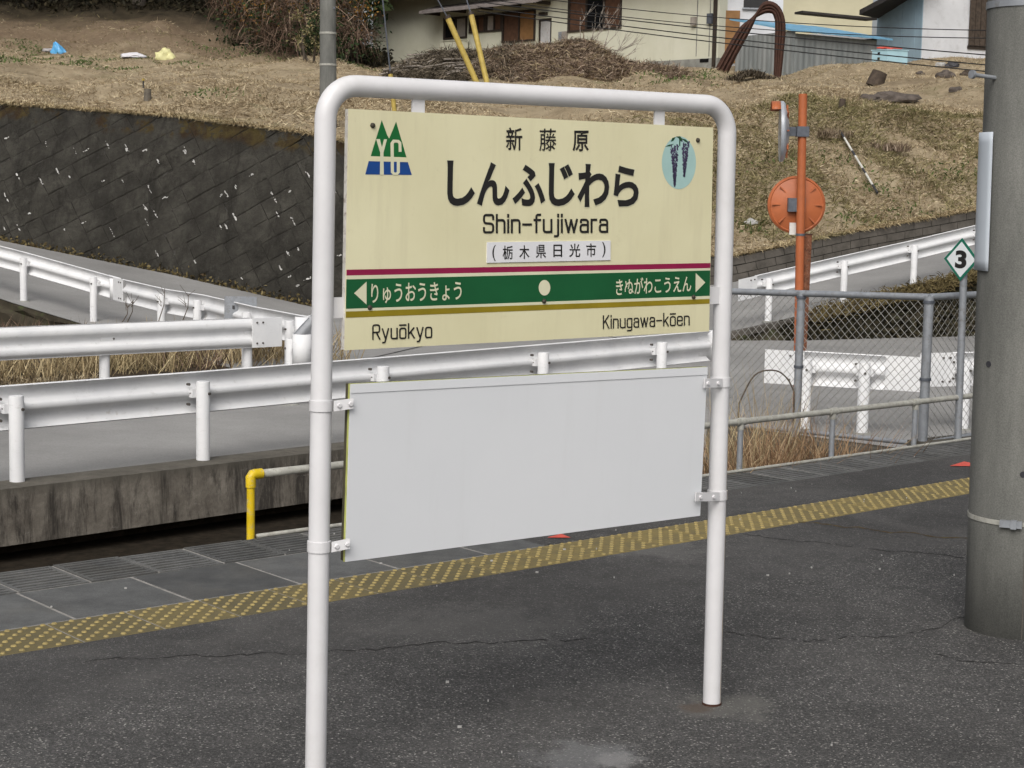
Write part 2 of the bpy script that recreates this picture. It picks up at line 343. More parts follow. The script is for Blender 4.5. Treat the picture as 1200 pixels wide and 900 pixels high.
    plain('crack', (0.016, 0.015, 0.014), 0.95, 0.3, 40)
    plain('moss_line', (0.07, 0.045, 0.022), 0.95, 0.5, 25, dirt=(0.12, 0.15, 0.04), dirt_amt=0.9)
    # buildings
    m = M('house_wall', 0.8, 0.2)
    c = m.ramp(m.noise(0.8, 5), [(0.3, (0.48, 0.475, 0.375)), (0.7, (0.54, 0.535, 0.44))])
    c = m.mix(m.ramp(m.noise(1.2, 6, 0.75, vec=m.map((1.5, 1.5, 0.2))), [(0.55, 0.0), (0.8, 0.35)]), c, (0.30, 0.30, 0.23))
    m.col(c); m.bump(m.noise(14, 3), 0.1, 0.02); MAT['house_wall'] = m.m
    plain('cream_wall', (0.47, 0.44, 0.31), 0.8, 0.08, 0.8)
    plain('foundation', (0.22, 0.22, 0.20), 0.9, 0.25, 2, dirt=(0.10, 0.095, 0.08), dirt_amt=0.7)
    plain('brown_wood', (0.085, 0.042, 0.024), 0.7, 0.3, 5)
    plain('tan_wood', (0.22, 0.115, 0.045), 0.7, 0.2, 4)
    plain('dark_frame', (0.035, 0.026, 0.020), 0.6, 0.3, 8)
    plain('dark_glass', (0.008, 0.008, 0.009), 0.15, 0.2, 3, 0.5)
    plain('curtain', (0.28, 0.25, 0.22), 0.5, 0.25, 3)
    plain('frosted', (0.42, 0.42, 0.42), 0.35, 0.12, 4, dirt=(0.25, 0.13, 0.07), dirt_amt=0.8)
    plain('roof_tile', (0.20, 0.175, 0.165), 0.7, 0.2, 3)
    plain('dark_roof', (0.03, 0.026, 0.024), 0.8, 0.3, 3)
    m = M('tin_grey', 0.6, 0.35)
    c = m.ramp(m.noise(1.1, 6, 0.7, vec=m.map((2.5, 2.5, 0.3))), [(0.3, (0.12, 0.135, 0.135)), (0.7, (0.24, 0.25, 0.245))])
    c = m.mix(m.ramp(m.noise(2.5, 6, 0.8), [(0.6, 0.0), (0.8, 0.6)]), c, (0.10, 0.085, 0.06))
    m.col(c); MAT['tin_grey'] = m.m
    plain('blue_roof', (0.15, 0.335, 0.48), 0.5, 0.12, 2, 0.4, dirt=(0.10, 0.2, 0.3), dirt_amt=0.5)
    plain('blue_wall', (0.27, 0.365, 0.43), 0.7, 0.12, 1.2)
    plain('pale_wall', (0.55, 0.56, 0.58), 0.75, 0.1, 1.0, dirt=(0.33, 0.33, 0.33), dirt_amt=0.5)
    plain('blue_box', (0.33, 0.50, 0.56), 0.5, 0.08, 3)
    plain('cable', (0.012, 0.012, 0.013), 0.6, 0.1, 3)
    plain('bag_blue', (0.09, 0.34, 0.62), 0.35, 0.2, 6, 0.5)
    plain('bag_white', (0.55, 0.54, 0.56), 0.4, 0.15, 8, 0.4)
    plain('bag_grey', (0.34, 0.32, 0.32), 0.5, 0.2, 8)
    plain('sheet_yellow', (0.56, 0.53, 0.27), 0.5, 0.15, 6)
    plain('wood_grey', (0.12, 0.105, 0.085), 0.9, 0.35, 10)
    plain('wood_dark', (0.06, 0.045, 0.034), 0.9, 0.45, 8)
    plain('rock', (0.34, 0.335, 0.32), 0.9, 0.25, 10)
    plain('rock_dark', (0.085, 0.07, 0.06), 0.9, 0.4, 6)
    plain('stripe_white', (0.5, 0.49, 0.45), 0.6, 0.2, 8, dirt=(0.2, 0.18, 0.14), dirt_amt=0.8)
    plain('stripe_black', (0.03, 0.03, 0.035), 0.6, 0.2, 8, dirt=(0.14, 0.13, 0.11), dirt_amt=0.6)
build_materials()

# ------------------------------------------------------------------ mesh helpers
class MB:
    def __init__(s): s.v = []; s.f = []
    def add(s, vs, fs):
        o = len(s.v); s.v += [tuple(map(float, q)) for q in vs]; s.f += [tuple(i + o for i in f) for f in fs]; return s
    def box(s, c, size, ax=None):
        c = np.asarray(c, float); a = ax if ax is not None else (np.array([1, 0, 0]), np.array([0, 1, 0]), UP)
        h = [np.asarray(a[i]) * size[i] / 2 for i in range(3)]
        vs = [c + sx * h[0] + sy * h[1] + sz * h[2] for sz in (-1, 1) for sy in (-1, 1) for sx in (-1, 1)]
        return s.add(vs, [(0, 2, 3, 1), (4, 5, 7, 6), (0, 1, 5, 4), (2, 6, 7, 3), (0, 4, 6, 2), (1, 3, 7, 5)])
    def tube(s, pts, r, n=12, cap=True):
        pts = [np.asarray(q, float) for q in pts]; rs = r if hasattr(r, '__len__') else [r] * len(pts)
        t0 = pts[1] - pts[0]; t0 = t0 / np.linalg.norm(t0)
        ref = np.array([0, 0, 1.0]) if abs(t0[2]) < 0.9 else np.array([1.0, 0, 0])
        a = np.cross(t0, ref); a /= np.linalg.norm(a)
        vs = []; 
        for i, q in enumerate(pts):
            t = pts[min(i + 1, len(pts) - 1)] - pts[max(i - 1, 0)]; t = t / np.linalg.norm(t)
            a = a - t * np.dot(a, t); a /= np.linalg.norm(a); b = np.cross(t, a)
            for k in range(n):
                th = 2 * math.pi * k / n; vs.append(q + rs[i] * (math.cos(th) * a + math.sin(th) * b))
        fs = [(i * n + k, i * n + (k + 1) % n, (i + 1) * n + (k + 1) % n, (i + 1) * n + k) for i in range(len(pts) - 1) for k in range(n)]
        if cap: fs += [tuple(range(n - 1, -1, -1)), tuple(range((len(pts) - 1) * n, len(pts) * n))]
        return s.add(vs, fs)
    def prism(s, poly, d):                       # planar polygon extruded by vector d
        k = len(poly); poly = [np.asarray(q, float) for q in poly]; d = np.asarray(d, float)
        vs = poly + [q + d for q in poly]
        fs = [tuple(range(k - 1, -1, -1)), tuple(range(k, 2 * k))] + [(i, (i + 1) % k, k + (i + 1) % k, k + i) for i in range(k)]
        return s.add(vs, fs)
    def sheet(s, rows):                          # grid of points
        nr, nc = len(rows), len(rows[0])
        return s.add([q for r_ in rows for q in r_], [(i * nc + j, i * nc + j + 1, (i + 1) * nc + j + 1, (i + 1) * nc + j) for i in range(nr - 1) for j in range(nc - 1)])
    def build(s, name, mat, parent=None, smooth=False, origin=None, auto=None):
        return link_mesh(name, s.v, s.f, mat, parent, smooth, origin, auto)
def world_origin(o):
    v = np.zeros(3)
    while o is not None:
        v = v + np.array(o.location); o = o.parent
    return v
def link_mesh(name, v, f, mat, parent=None, smooth=False, origin=None, auto=None):
    o = np.zeros(3) if origin is None else np.asarray(origin, float)
    if parent is not None: o = world_origin(parent)
    me = bpy.data.meshes.new(name)
    me.from_pydata([(a[0] - o[0], a[1] - o[1], a[2] - o[2]) for a in v], [], f)
    bm = bmesh.new(); bm.from_mesh(me); bmesh.ops.recalc_face_normals(bm, faces=bm.faces); bm.to_mesh(me); bm.free()
    if smooth or auto:
        me.polygons.foreach_set('use_smooth', [True] * len(me.polygons))
        if auto: me.set_sharp_from_angle(angle=math.radians(auto))
    me.materials.append(MAT[mat])
    ob = bpy.data.objects.new(name, me); COL.objects.link(ob)
    if parent is not None: ob.parent = parent
    else: ob.location = o
    return ob
def big_mesh(name, V, F, mat, parent=None, origin=None):   # numpy quads or triangles
    o = world_origin(parent) if parent is not None else (np.zeros(3) if origin is None else np.asarray(origin, float))
    me = bpy.data.meshes.new(name); k = F.shape[1]
    me.vertices.add(len(V)); me.vertices.foreach_set('co', (V - o).astype(np.float32).ravel())
    me.loops.add(F.size); me.loops.foreach_set('vertex_index', F.astype(np.int32).ravel())
    me.polygons.add(len(F)); me.polygons.foreach_set('loop_start', np.arange(0, F.size, k, dtype=np.int32))
    me.update(calc_edges=True); me.validate()
    me.materials.append(MAT[mat])
    ob = bpy.data.objects.new(name, me); COL.objects.link(ob)
    if parent is not None: ob.parent = parent
    else: ob.location = o
    return ob
def blades(pts, dirs, length, width, bendv=0.0):            # one bent quad strip (4 verts) per blade
    n = len(pts); length = np.broadcast_to(length, (n,))[:, None]; width = np.broadcast_to(width, (n,))[:, None]
    d = dirs / np.linalg.norm(dirs, axis=1, keepdims=True)
    side = np.cross(d, RNG.normal(size=(n, 3))); side /= np.linalg.norm(side, axis=1, keepdims=True)
    tip = pts + d * length; tip[:, 2] -= bendv * length[:, 0]
    mid = pts + d * length * 0.55
    V = np.stack([pts - side * width * 0.5, pts + side * width * 0.5, mid + side * width * 0.45, tip, mid - side * width * 0.45], 1)
    b = np.arange(n)[:, None] * 5
    F = b + np.array([[0, 1, 2, 4]]); F2 = b + np.array([[4, 2, 3, 3]])
    T = np.concatenate([b + np.array([[0, 1, 2]]), b + np.array([[0, 2, 4]]), b + np.array([[4, 2, 3]])])
    return V.reshape(-1, 3), T
def leaves(pts, size):
    n = len(pts); a = RNG.normal(size=(n, 3)); a /= np.linalg.norm(a, axis=1, keepdims=True)
    b = np.cross(a, RNG.normal(size=(n, 3))); b /= np.linalg.norm(b, axis=1, keepdims=True)
    s = np.broadcast_to(size, (n,))[:, None]
    V = np.stack([pts - a * s, pts + b * s * 0.45, pts + a * s, pts - b * s * 0.45], 1).reshape(-1, 3)
    k = np.arange(n)[:, None] * 4
    return V, np.concatenate([k + np.array([[0, 1, 2]]), k + np.array([[0, 2, 3]])])
def thing(name, label, cat, loc, group=None):
    o = bpy.data.objects.new(name, None); COL.objects.link(o); o.location = tuple(map(float, loc)); o.empty_display_size = 0.2
    return tag(o, label, cat, group)
def tag(o, label=None, cat=None, group=None, kind=None):
    if label: o['label'] = label
    if cat: o['category'] = cat
    if group: o['group'] = group
    if kind: o['kind'] = kind
    return o

# ------------------------------------------------------------------ ground, platform
ZR = -0.82                                       # level of the lower road
gd = MB(); gd.sheet([[(-900, -900, -1.45), (900, -900, -1.45)], [(-900, 900, -1.45), (900, 900, -1.45)]])
tag(gd.build('ground', 'ground_far'), kind='structure')

def platform():
    Xs = list(np.linspace(-16, 26, 85))
    m = MB()
    rows = [[P(X, Y, 0) for X in Xs] for Y in (-9, -4, 0, 3, 5.243)]
    m.sheet(rows)
    m.sheet([[P(X, 5.243, 0) for X in Xs], [P(X, 5.243, -0.035) for X in Xs]])
    plat = m.build('platform', 'asphalt', origin=(0, 0, 0)); tag(plat, kind='structure')
    # core under the slabs and the platform's face
    m = MB()
    m.sheet([[P(X, 5.23, -0.03) for X in Xs], [P(X, 6.405, -0.03) for X in Xs], [P(X, 6.405, -1.44) for X in Xs]])
    m.build('platform_core', 'joint', plat)
    m = MB(); m.sheet([[P(X, 5.244, -0.0035) for X in Xs], [P(X, 6.036, -0.0035) for X in Xs], [P(X, 6.036, -0.03) for X in Xs]]); m.build('joint_mortar', 'joint', plat)
    Xa = list(np.linspace(4.895, 26, 60))
    m = MB(); m.sheet([[P(X, 5.556, -0.03) for X in Xa], [P(X, 5.556, 0.0) for X in Xa], [P(X, 6.035, 0.0) for X in Xa], [P(X, 6.035, -0.03) for X in Xa]])
    m.build('asphalt_strip', 'asphalt', plat)
    def loc_obj(me, name, X, Y):
        o = bpy.data.objects.new(name, me); COL.objects.link(o); o.parent = plat
        o.location = tuple(P(X, Y, 0)); o.rotation_euler = (0, 0, YAW + 2 * 0.0025 * max(0, X - 3.5)); return o
    def bevel_slab(w, d, h, b=0.004):
        m = MB(); hw, hd = w / 2, d / 2
        r0 = [(-hw, -hd, -h), (hw, -hd, -h), (hw, hd, -h), (-hw, hd, -h)]; r1 = [(x, y, -b) for x, y, _ in r0]
        r2 = [(x * (1 - b / hw), y * (1 - b / hd), 0) for x, y, _ in r0]
        m.add(r0 + r1 + r2, [(0, 1, 5, 4), (1, 2, 6, 5), (2, 3, 7, 6), (3, 0, 4, 7), (4, 5, 9, 8), (5, 6, 10, 9), (6, 7, 11, 10), (7, 4, 8, 11), (8, 9, 10, 11)]); return m
    def mesh_of(mb, mat):
        o = mb.build('tmp', mat); me = o.data; bpy.data.objects.remove(o); return me
    slab_me = mesh_of(bevel_slab(0.458, 0.47, 0.03), 'slab')
    for k in range(-3, 10):
        o = loc_obj(slab_me, 'paving_slab', 0.70 + 0.468 * (k + 0.0) - 0.094, 5.793); o.location.z += random.uniform(-0.002, 0.001)
    # grooved slabs: ribs run along the edge
    gb = MB(); gb.box((0, 0, -0.024), (0.280, 0.337, 0.010)); gb_me = mesh_of(gb, 'crack')  # bed borrows the crack colour: groove dirt plus shade between ribs painted in
    g = MB()
    for y0 in (-0.161, 0.161): g.box((0, y0, -0.0075), (0.281, 0.016, 0.015))
    for x0 in (-0.1325, 0.1325): g.box((x0, 0, -0.0075), (0.016, 0.3055, 0.015))
    for k in range(7):
        y = -0.128 + k * 0.0427
        g.box((0, y, -0.0095), (0.2485, 0.020, 0.019))
    g_me = mesh_of(g, 'groove'); jm = MB()
    for k in range(-6, 46):
        X = 2.87 + 0.293 * k
        o = loc_obj(g_me, 'grooved_slab', X, 6.214); o.location.z += random.uniform(-0.002, 0.002)
        d = bpy.data.objects.new('shaded_groove_bed', gb_me); COL.objects.link(d); d.parent = o
        jm.box(P(X + 0.1465, 6.214, -0.0085), (0.010, 0.336, 0.012), (PX, PY, UP))
    jm.build('joint_mortar', 'joint', plat)['kind'] = 'stuff'
    t_me = mesh_of(bevel_slab(0.292, 0.292, 0.03, 0.003), 'tactile')
    s = MB()
    n = 9; sp = 0.29 / n
    for i in range(n):
        for j in range(n):
            if (i + j) % 2 == 0:
                x, y = (i - (n - 1) / 2) * sp, (j - (n - 1) / 2) * sp
                ring0 = [(x + 0.0105 * math.cos(a), y + 0.0105 * math.sin(a), 0) for a in np.linspace(0, 2 * math.pi, 8, endpoint=False)]
                ring1 = [(x + 0.0075 * math.cos(a), y + 0.0075 * math.sin(a), 0.0045) for a in np.linspace(0, 2 * math.pi, 8, endpoint=False)]
                s.add(ring0 + ring1, [(k, (k + 1) % 8, 8 + (k + 1) % 8, 8 + k) for k in range(8)] + [tuple(range(8, 16))])
    s_me = mesh_of(s, 'stud')
    for k in range(-7, 44):
        X = 2.5984 + 0.3 * k + 0.15
        o = loc_obj(t_me, 'tactile_tile', X, 5.397)
        d = bpy.data.objects.new('studs', s_me); COL.objects.link(d); d.parent = o; d.location = (0, 0, 0.0002); d['kind'] = 'stuff'
    # red triangular markers painted on the platform
    for px, py, sz in ((655, 629, 0.085), (1132, 545, 0.17)):
        c = G(px, py, 0.004)
        m = MB(); m.prism([c - PX * sz * 0.6 + PY * sz * 0.2, c + PX * sz * 0.6 + PY * sz * 0.5, c + PX * sz * 0.35 - PY * sz * 0.5], UP * 0.001)
        m.build('painted_marker', 'red_mark', plat)
    # cracks: ragged narrow openings filled with dirt
    def crack(name, pts, wid, mat='crack'):
        pw = [G(*q, 0.0015) for q in pts]; L = []; R = []
        dense = []
        for a, b in zip(pw[:-1], pw[1:]):
            k = max(2, int(np.linalg.norm(b - a) / 0.02))
            dense += [a + (b - a) * t / k for t in range(k)]
        dense.append(pw[-1])
        off = 0
        for i, q in enumerate(dense):
            off = off * 0.8 + random.uniform(-0.02, 0.02)
            w_ = wid * random.uniform(0.25, 1.3) * (0.3 if i in (0, len(dense) - 1) else 1)
            L.append(q + np.array([0.2, 1, 0]) * (off + w_ / 2)); R.append(q + np.array([0.2, 1, 0]) * (off - w_ / 2))
        m = MB(); i = 0
        while i < len(L) - 1:
            j = min(len(L) - 1, i + random.randint(3, 14)); m.sheet([L[i:j + 1], R[i:j + 1]]); i = j + (random.choice((0, 0, 1, 2)) if mat == 'crack' else 0)
        o = m.build(name, mat, plat); o['kind'] = 'stuff'
    crack('crack', [(100, 775), (180, 772), (320, 765), (405, 760), (460, 758), (520, 754), (640, 752), (700, 750)], 0.009)
    crack('crack', [(845, 742), (900, 748), (975, 748), (1060, 745), (1110, 730), (1132, 722)], 0.009)
    crack('crack', [(870, 625), (930, 634), (1000, 640), (1060, 645), (1131, 655)], 0.009)
    crack('crack', [(1090, 765), (1130, 776), (1200, 779)], 0.009)
    crack('mossy_joint', [(935, 612), (980, 616), (1060, 624), (1133, 632), (1240, 640)], 0.022, 'moss_line')
    # bits of white grit
    m = MB()
    for _ in range(150):
        X, Y = random.uniform(1.2, 9), random.uniform(1.5, 6.3); c = P(X, Y, 0.003); r_ = random.choice((0.002, 0.003, 0.003, 0.006))
        m.box(c, (r_ * random.uniform(1, 2), r_, 0.006))
    m.build('grit', 'rock', plat)['kind'] = 'stuff'
    return plat
PLAT = platform()

# track bed between platform and road
m = MB(); m.sheet([[(-30, -28, -1.36), (-1.0, 1.0, -1.36), (8, 9.5, -1.36), (20, 20, -1.36)], [(-30, -8, -1.34), (-3.0, 14.5, -1.34), (1.5, 18.5, -1.34), (20, 22, -1.34)]])
tag(m.build('track_bed', 'ballast'), kind='structure')

# ------------------------------------------------------------------ lower road and its retaining wall
road = MB()
road.add([(-26, -9.4, ZR), (-3.70, 12.95, ZR), (1.1, 17.65, ZR), (1.35, 12.35, ZR), (2.65, 11.25, ZR), (16, 20.4, ZR), (30, 45, ZR), (-34, 45, ZR)], [(0, 1, 2, 7), (2, 3, 4, 5, 6, 7)])
tag(road.build('lower_road', 'road'), kind='structure')
A0 = np.array([-3.77, 12.76, 0]); AD = np.array([2.30, 2.29, 0]); AD /= np.linalg.norm(AD); AN = np.array([AD[1], -AD[0], 0])
def wall_box(mb, s0, s1, n0, n1, z0, z1):
    c = A0 + AD * (s0 + s1) / 2 + AN * (n0 + n1) / 2 + UP * (z0 + z1) / 2
    mb.box(c, (s1 - s0, abs(n1 - n0), z1 - z0), (AD, AN, UP))
rw = thing('retaining_wall', 'stained concrete retaining wall along the road edge below the near guardrail', 'wall', A0 + AD * 1 + UP * -1.36)
for k, (s0, s1) in enumerate(((-28, -12), (-12, -4.02), (-4, 3.98), (4.0, 6.75))):
    mm = MB(); wall_box(mm, s0, s1, 0.0, -0.34, -1.205, ZR + 0.045); mm.build('wall_panel', 'wall_concrete', rw)
mm = MB(); wall_box(mm, -28, 6.7, -0.36, -0.75, -1.42, -0.9); mm.build('footing', 'soil', rw)

# earth between the platform railing and the fence, and the concrete footing of the fence
m = MB()
ys = [6.42, 6.65, 7.0, 7.6]
m.sheet([[P(X, Y, -0.38 - 0.12 * (i > 0) - 0.25 * (X < 7.4) - 0.5 * (X < 6.6) + random.uniform(-0.05, 0.05)) for X in np.linspace(6.0, 10.5, 12)] for i, Y in enumerate(ys)])
tag(m.build('verge_soil', 'soil'), kind='structure')

# ------------------------------------------------------------------ hillside terrain
TOPL = [(-30, 42.3, 5.0), (-20.4, 38.9, 4.0), (-10.38, 35.5, 2.95), (-6.7, 34.2, 2.72), (-4.0, 33.0, 2.42), (0.7, 32.4, 1.5), (2.2, 32.6, 0.62), (3.89, 33.0, 0.24), (6.64, 34.5, 0.75), (9.48, 36.0, 1.22), (14, 38.5, 1.95), (24, 44, 3.2), (60, 62, 6)]
# how the slope rises along a few sight columns: (pixel row, distance) pairs behind the wall tops
COLS = {-700: [(122, 35.5), (85, 50), (62, 65), (22, 73), (-60, 84), (-170, 115)],
        0: [(122, 35.5), (85, 50), (62, 65), (24, 73), (-60, 84), (-170, 115)],
        200: [(137, 34.2), (95, 48), (69, 65), (29, 73), (-55, 84), (-160, 115)],
        300: [(149, 33.5), (105, 46), (76, 62), (60, 70), (34, 76), (-40, 88), (-130, 115)],
        430: [(167, 32.6), (118, 44), (93, 60), (80, 76), (78.5, 96), (60, 115)],
        640: [(215, 32.4), (138, 40.5), (106, 50), (89, 62), (76, 80), (71, 100), (60, 115)],
        842: [(300, 33.0), (224, 36.2), (123, 40.5), (108, 48), (97, 60), (84, 75), (76, 92), (60, 115)],
        930: [(286, 33.9), (215, 36.6), (121, 40.2), (109, 48), (98.5, 60), (92, 71), (84, 92), (60, 115)],
        1035: [(267, 35.0), (205, 37.4), (127, 41), (114, 48), (104, 57), (82, 66), (77, 78), (70, 95), (60, 115)],
        1150: [(246, 36.0), (195, 38.2), (139, 42), (122, 48), (106, 56), (79, 63), (76, 80), (60, 115)],
        1900: [(246, 46.0), (195, 48.2), (139, 52), (122, 58), (106, 66), (79, 73), (76, 90), (60, 115)]}
_ck = sorted(COLS); _cd = [np.array([d_ for _, d_ in COLS[k]]) for k in _ck]; _cz = [np.array([D(k, y_, d_)[2] for y_, d_ in COLS[k]]) for k in _ck]
def _smooth(d_, z_):                              # round the corners of a profile
    dd = np.arange(30, 125, 0.5); zz = np.interp(dd, d_, z_); pad = 4; ker = np.ones(2 * pad + 1) / (2 * pad + 1)
    zs = np.convolve(np.pad(zz, pad, 'edge'), ker, 'valid'); t = np.clip((dd - d_[0]) / 2.5, 0, 1); return dd, zz * (1 - t) + zs * t
_prof = [_smooth(a_, b_) for a_, b_ in zip(_cd, _cz)]
def terr(u, v):
    u = np.asarray(u, float); v = np.asarray(v, float); x = 600 + F_PX * u / v
    Z = np.stack([np.interp(v, *pf) for pf in _prof]); x = np.clip(x, _ck[0], _ck[-1] - 1e-6)
    i = np.clip(np.searchsorted(_ck, x, side='right') - 1, 0, len(_ck) - 2); ks = np.array(_ck, float)
    t = (x - ks[i]) / (ks[i + 1] - ks[i]); t = t * t * (3 - 2 * t) * 0.5 + t * 0.5
    return np.take_along_axis(Z, i[None], 0)[0] * (1 - t) + np.take_along_axis(Z, i[None] + 1, 0)[0] * t
_wv = [(RNG.uniform(0.15, 1.6), RNG.uniform(0, 6.28), RNG.uniform(0, 6.28)) for _ in range(26)]
def rough_z(u, v):
    z = 0
    for k, a, ph in _wv: z = z + (0.045 / (0.4 + k)) * np.sin(k * 2.2 * (u * math.cos(a) + v * math.sin(a)) + ph) 
    return z
_tu = np.array([q[0] for q in TOPL]); _tv = np.array([q[1] for q in TOPL]); _tz = np.array([q[2] for q in TOPL])
def front_v(u): return np.interp(u, _tu, _tv)
def ground_z(u, v):
    u = np.atleast_1d(np.asarray(u, float)); v = np.atleast_1d(np.asarray(v, float)); shp = np.broadcast(u, v).shape
    u = np.broadcast_to(u, shp).ravel(); v = np.broadcast_to(v, shp).ravel()
    t = np.clip((v - front_v(u)) / 1.2, 0, 1); fz = np.interp(u, _tu, _tz)
    r_ = (fz * (1 - t) + terr(u, v) * t + rough_z(u, v) * t).reshape(shp)
    return r_[0] if shp == (1,) else r_
def hillside():
    us = np.concatenate([np.linspace(-60, -22, 20)[:-1], np.linspace(-22, 18, 200), np.linspace(18, 60, 22)[1:]])
    ts = np.concatenate([np.linspace(0, 1, 8)[:-1] * 3, np.linspace(3, 45, 150), np.linspace(45, 120, 30)[1:]])
    U, Tt = np.meshgrid(us, ts); Vv = front_v(U) + Tt
    Z = ground_z(U, Vv)
    Z[0] = np.interp(us, _tu, _tz) + 0.012
    V = np.stack([U, Vv, Z], -1).reshape(-1, 3); nc = len(us); nr = len(ts)
    i, j = np.meshgrid(np.arange(nr - 1), np.arange(nc - 1), indexing='ij'); b = (i * nc + j).ravel()[:, None]
    o = big_mesh('hillside', V, b + np.array([[0, 1, nc + 1, nc]]), 'field')
    o.data.polygons.foreach_set('use_smooth', [True] * len(o.data.polygons))
    tag(o, kind='structure')
hillside()

# ------------------------------------------------------------------ ramp roads on the far side
def strip_road(name, near, far, mat='road', n=14):
    near = np.array(near, float); far = np.array(far, float)
    m = MB(); rows = []
    for t in np.linspace(0, 1, 5): rows.append([tuple(near[i] * (1 - t) + far[i] * t) for i in range(len(near))])
    m.sheet(rows)
    return tag(m.build(name, mat, smooth=True), kind='structure')
LN = [(-20, 37.0, 1.62), (-14, 32.7, 0.66), (-7.95, 27.7, -0.47), (-6.6, 26.7, -0.70), (-5.1, 24.4, -0.795), (-2.8, 20.6, -0.812)]
LF = [(-26, 39.6, 2.75), (-20, 37.5, 1.85), (-9.98, 34.1, 0.27), (-6.47, 33.1, -0.27), (-3.68, 31.9, -0.74), (0.6, 31.4, -0.80)]
strip_road('ramp_road', LN, LF)
RN = [(2.0, 26.6, -0.812), (3.3, 27.4, -0.74), (4.2, 27.8, -0.57), (5.6, 28.8, -0.31), (7.0, 29.8, -0.05), (8.4, 30.8, 0.22), (14, 34.6, 1.25), (22, 40, 2.4)]
RF = [(-0.5, 32.0, -0.80), (2.2, 32.5, -0.45), (4.14, 32.9, -0.19), (6.64, 34.4, 0.31), (8.2, 35.2, 0.55), (9.6, 35.95, 0.78), (14.2, 38.4, 1.5), (24, 43.6, 2.7)]
strip_road('ramp_road', RN, RF)
def bank(name, label, near, out, zf, mat):
    m = MB(); near = np.array(near, float); rows = []
    for t in np.linspace(0, 1, 5):
        row = []
        for i, q in enumerate(near):
            d = near[min(i + 1, len(near) - 1)] - near[max(i - 1, 0)]; nrm = np.array([d[1], -d[0], 0]); nrm /= np.linalg.norm(nrm)
            z = q[2] - 0.01 + (zf - q[2] - 0.03) * t
            row.append(q * [1, 1, 0] + nrm * (out * t) * max(0.0, q[2] - zf) + UP * z + (RNG.uniform(-0.05, 0.05, 3) if 0 < t < 1 else 0))
        rows.append(row)
    m.sheet(rows); return tag(m.build(name, mat), kind='structure')
def dense(path, k=5):
    path = np.array(path, float); out = []
    for a, b in zip(path[:-1], path[1:]): out += [a + (b - a) * t / k for t in range(k)]
    return np.array(out + [path[-1]])
bank('road_bank', None, dense(LN[:-1]), 0.25, ZR, 'bank_dark')
bank('road_bank', None, dense(RN[1:]), 1.15, ZR, 'bank_dark')
# kerb along the right ramp's edge
kb = thing('road_kerb', 'worn concrete kerb along the right ramp road above the dark bank', 'kerb', RN[1])
kr = dense(RN[1:7], 2)
for a, b in zip(kr[:-1], kr[1:]):
    d = b - a; L = np.linalg.norm(d); d = d / L; s_ = np.cross(d, UP); s_ /= np.linalg.norm(s_)
    mm = MB(); mm.box((a + b) / 2 + s_ * 0.0 - UP * 0.02, (L - 0.01, 0.14, 0.09), (d, s_, np.cross(s_, d))); mm.build('kerb_stone', 'block_concrete', kb)

# grassy island between the lower road's far rail and the left ramp
m = MB(); m.sheet([[(-24, -1.0, ZR + 0.004), (-5.6, 17.5, ZR + 0.004), (-2.6, 20.4, ZR + 0.004)], [(-24, 38, ZR + 0.004), (-7.6, 27.9, ZR + 0.006), (-2.9, 20.9, ZR + 0.004)]])
tag(m.build('verge', 'soil'), kind='structure')

# ------------------------------------------------------------------ stone wall of diagonally laid blocks
WB = np.array([(-26, 39.7, 2.72), (-20, 37.5, 1.83), (-9.98, 34.1, 0.25), (-6.47, 33.1, -0.29), (-3.68, 31.9, -0.76), (0.6, 31.4, -0.82)], float)
WT = np.array([(-26.3, 41.0, 4.6), (-20.4, 38.88, 3.98), (-10.38, 35.48, 2.94), (-6.7, 34.18, 2.71), (-4.0, 32.98, 2.41), (0.7, 32.38, 1.49)], float)
_ws = np.r_[0, np.cumsum(np.linalg.norm(np.diff(WB[:, :2], axis=0), axis=1))]
def wpt(S, t, off=0.0):
    b = np.array([np.interp(S, _ws, WB[:, k]) for k in range(3)]); c = np.array([np.interp(S, _ws, WT[:, k]) for k in range(3)])
    e = np.array([np.interp(S + 0.2, _ws, WB[:, k]) - np.interp(S - 0.2, _ws, WB[:, k]) for k in range(3)])
    n = np.cross(e, c - b); n /= np.linalg.norm(n)
    if n[1] > 0: n = -n
    return b + (c - b) * t + n * off
def whgt(S): return float(np.linalg.norm(wpt(S, 1) - wpt(S, 0)))
def clip(poly, axis, lim, keep_less):
    out = []
    for a, b in zip(poly, poly[1:] + poly[:1]):
        ia = (a[axis] <= lim) == keep_less or a[axis] == lim; ib = (b[axis] <= lim) == keep_less or b[axis] == lim
        if ia: out.append(a)
        if ia != ib:
            t = (lim - a[axis]) / (b[axis] - a[axis]); out.append((a[0] + (b[0] - a[0]) * t, a[1] + (b[1] - a[1]) * t))
    return out
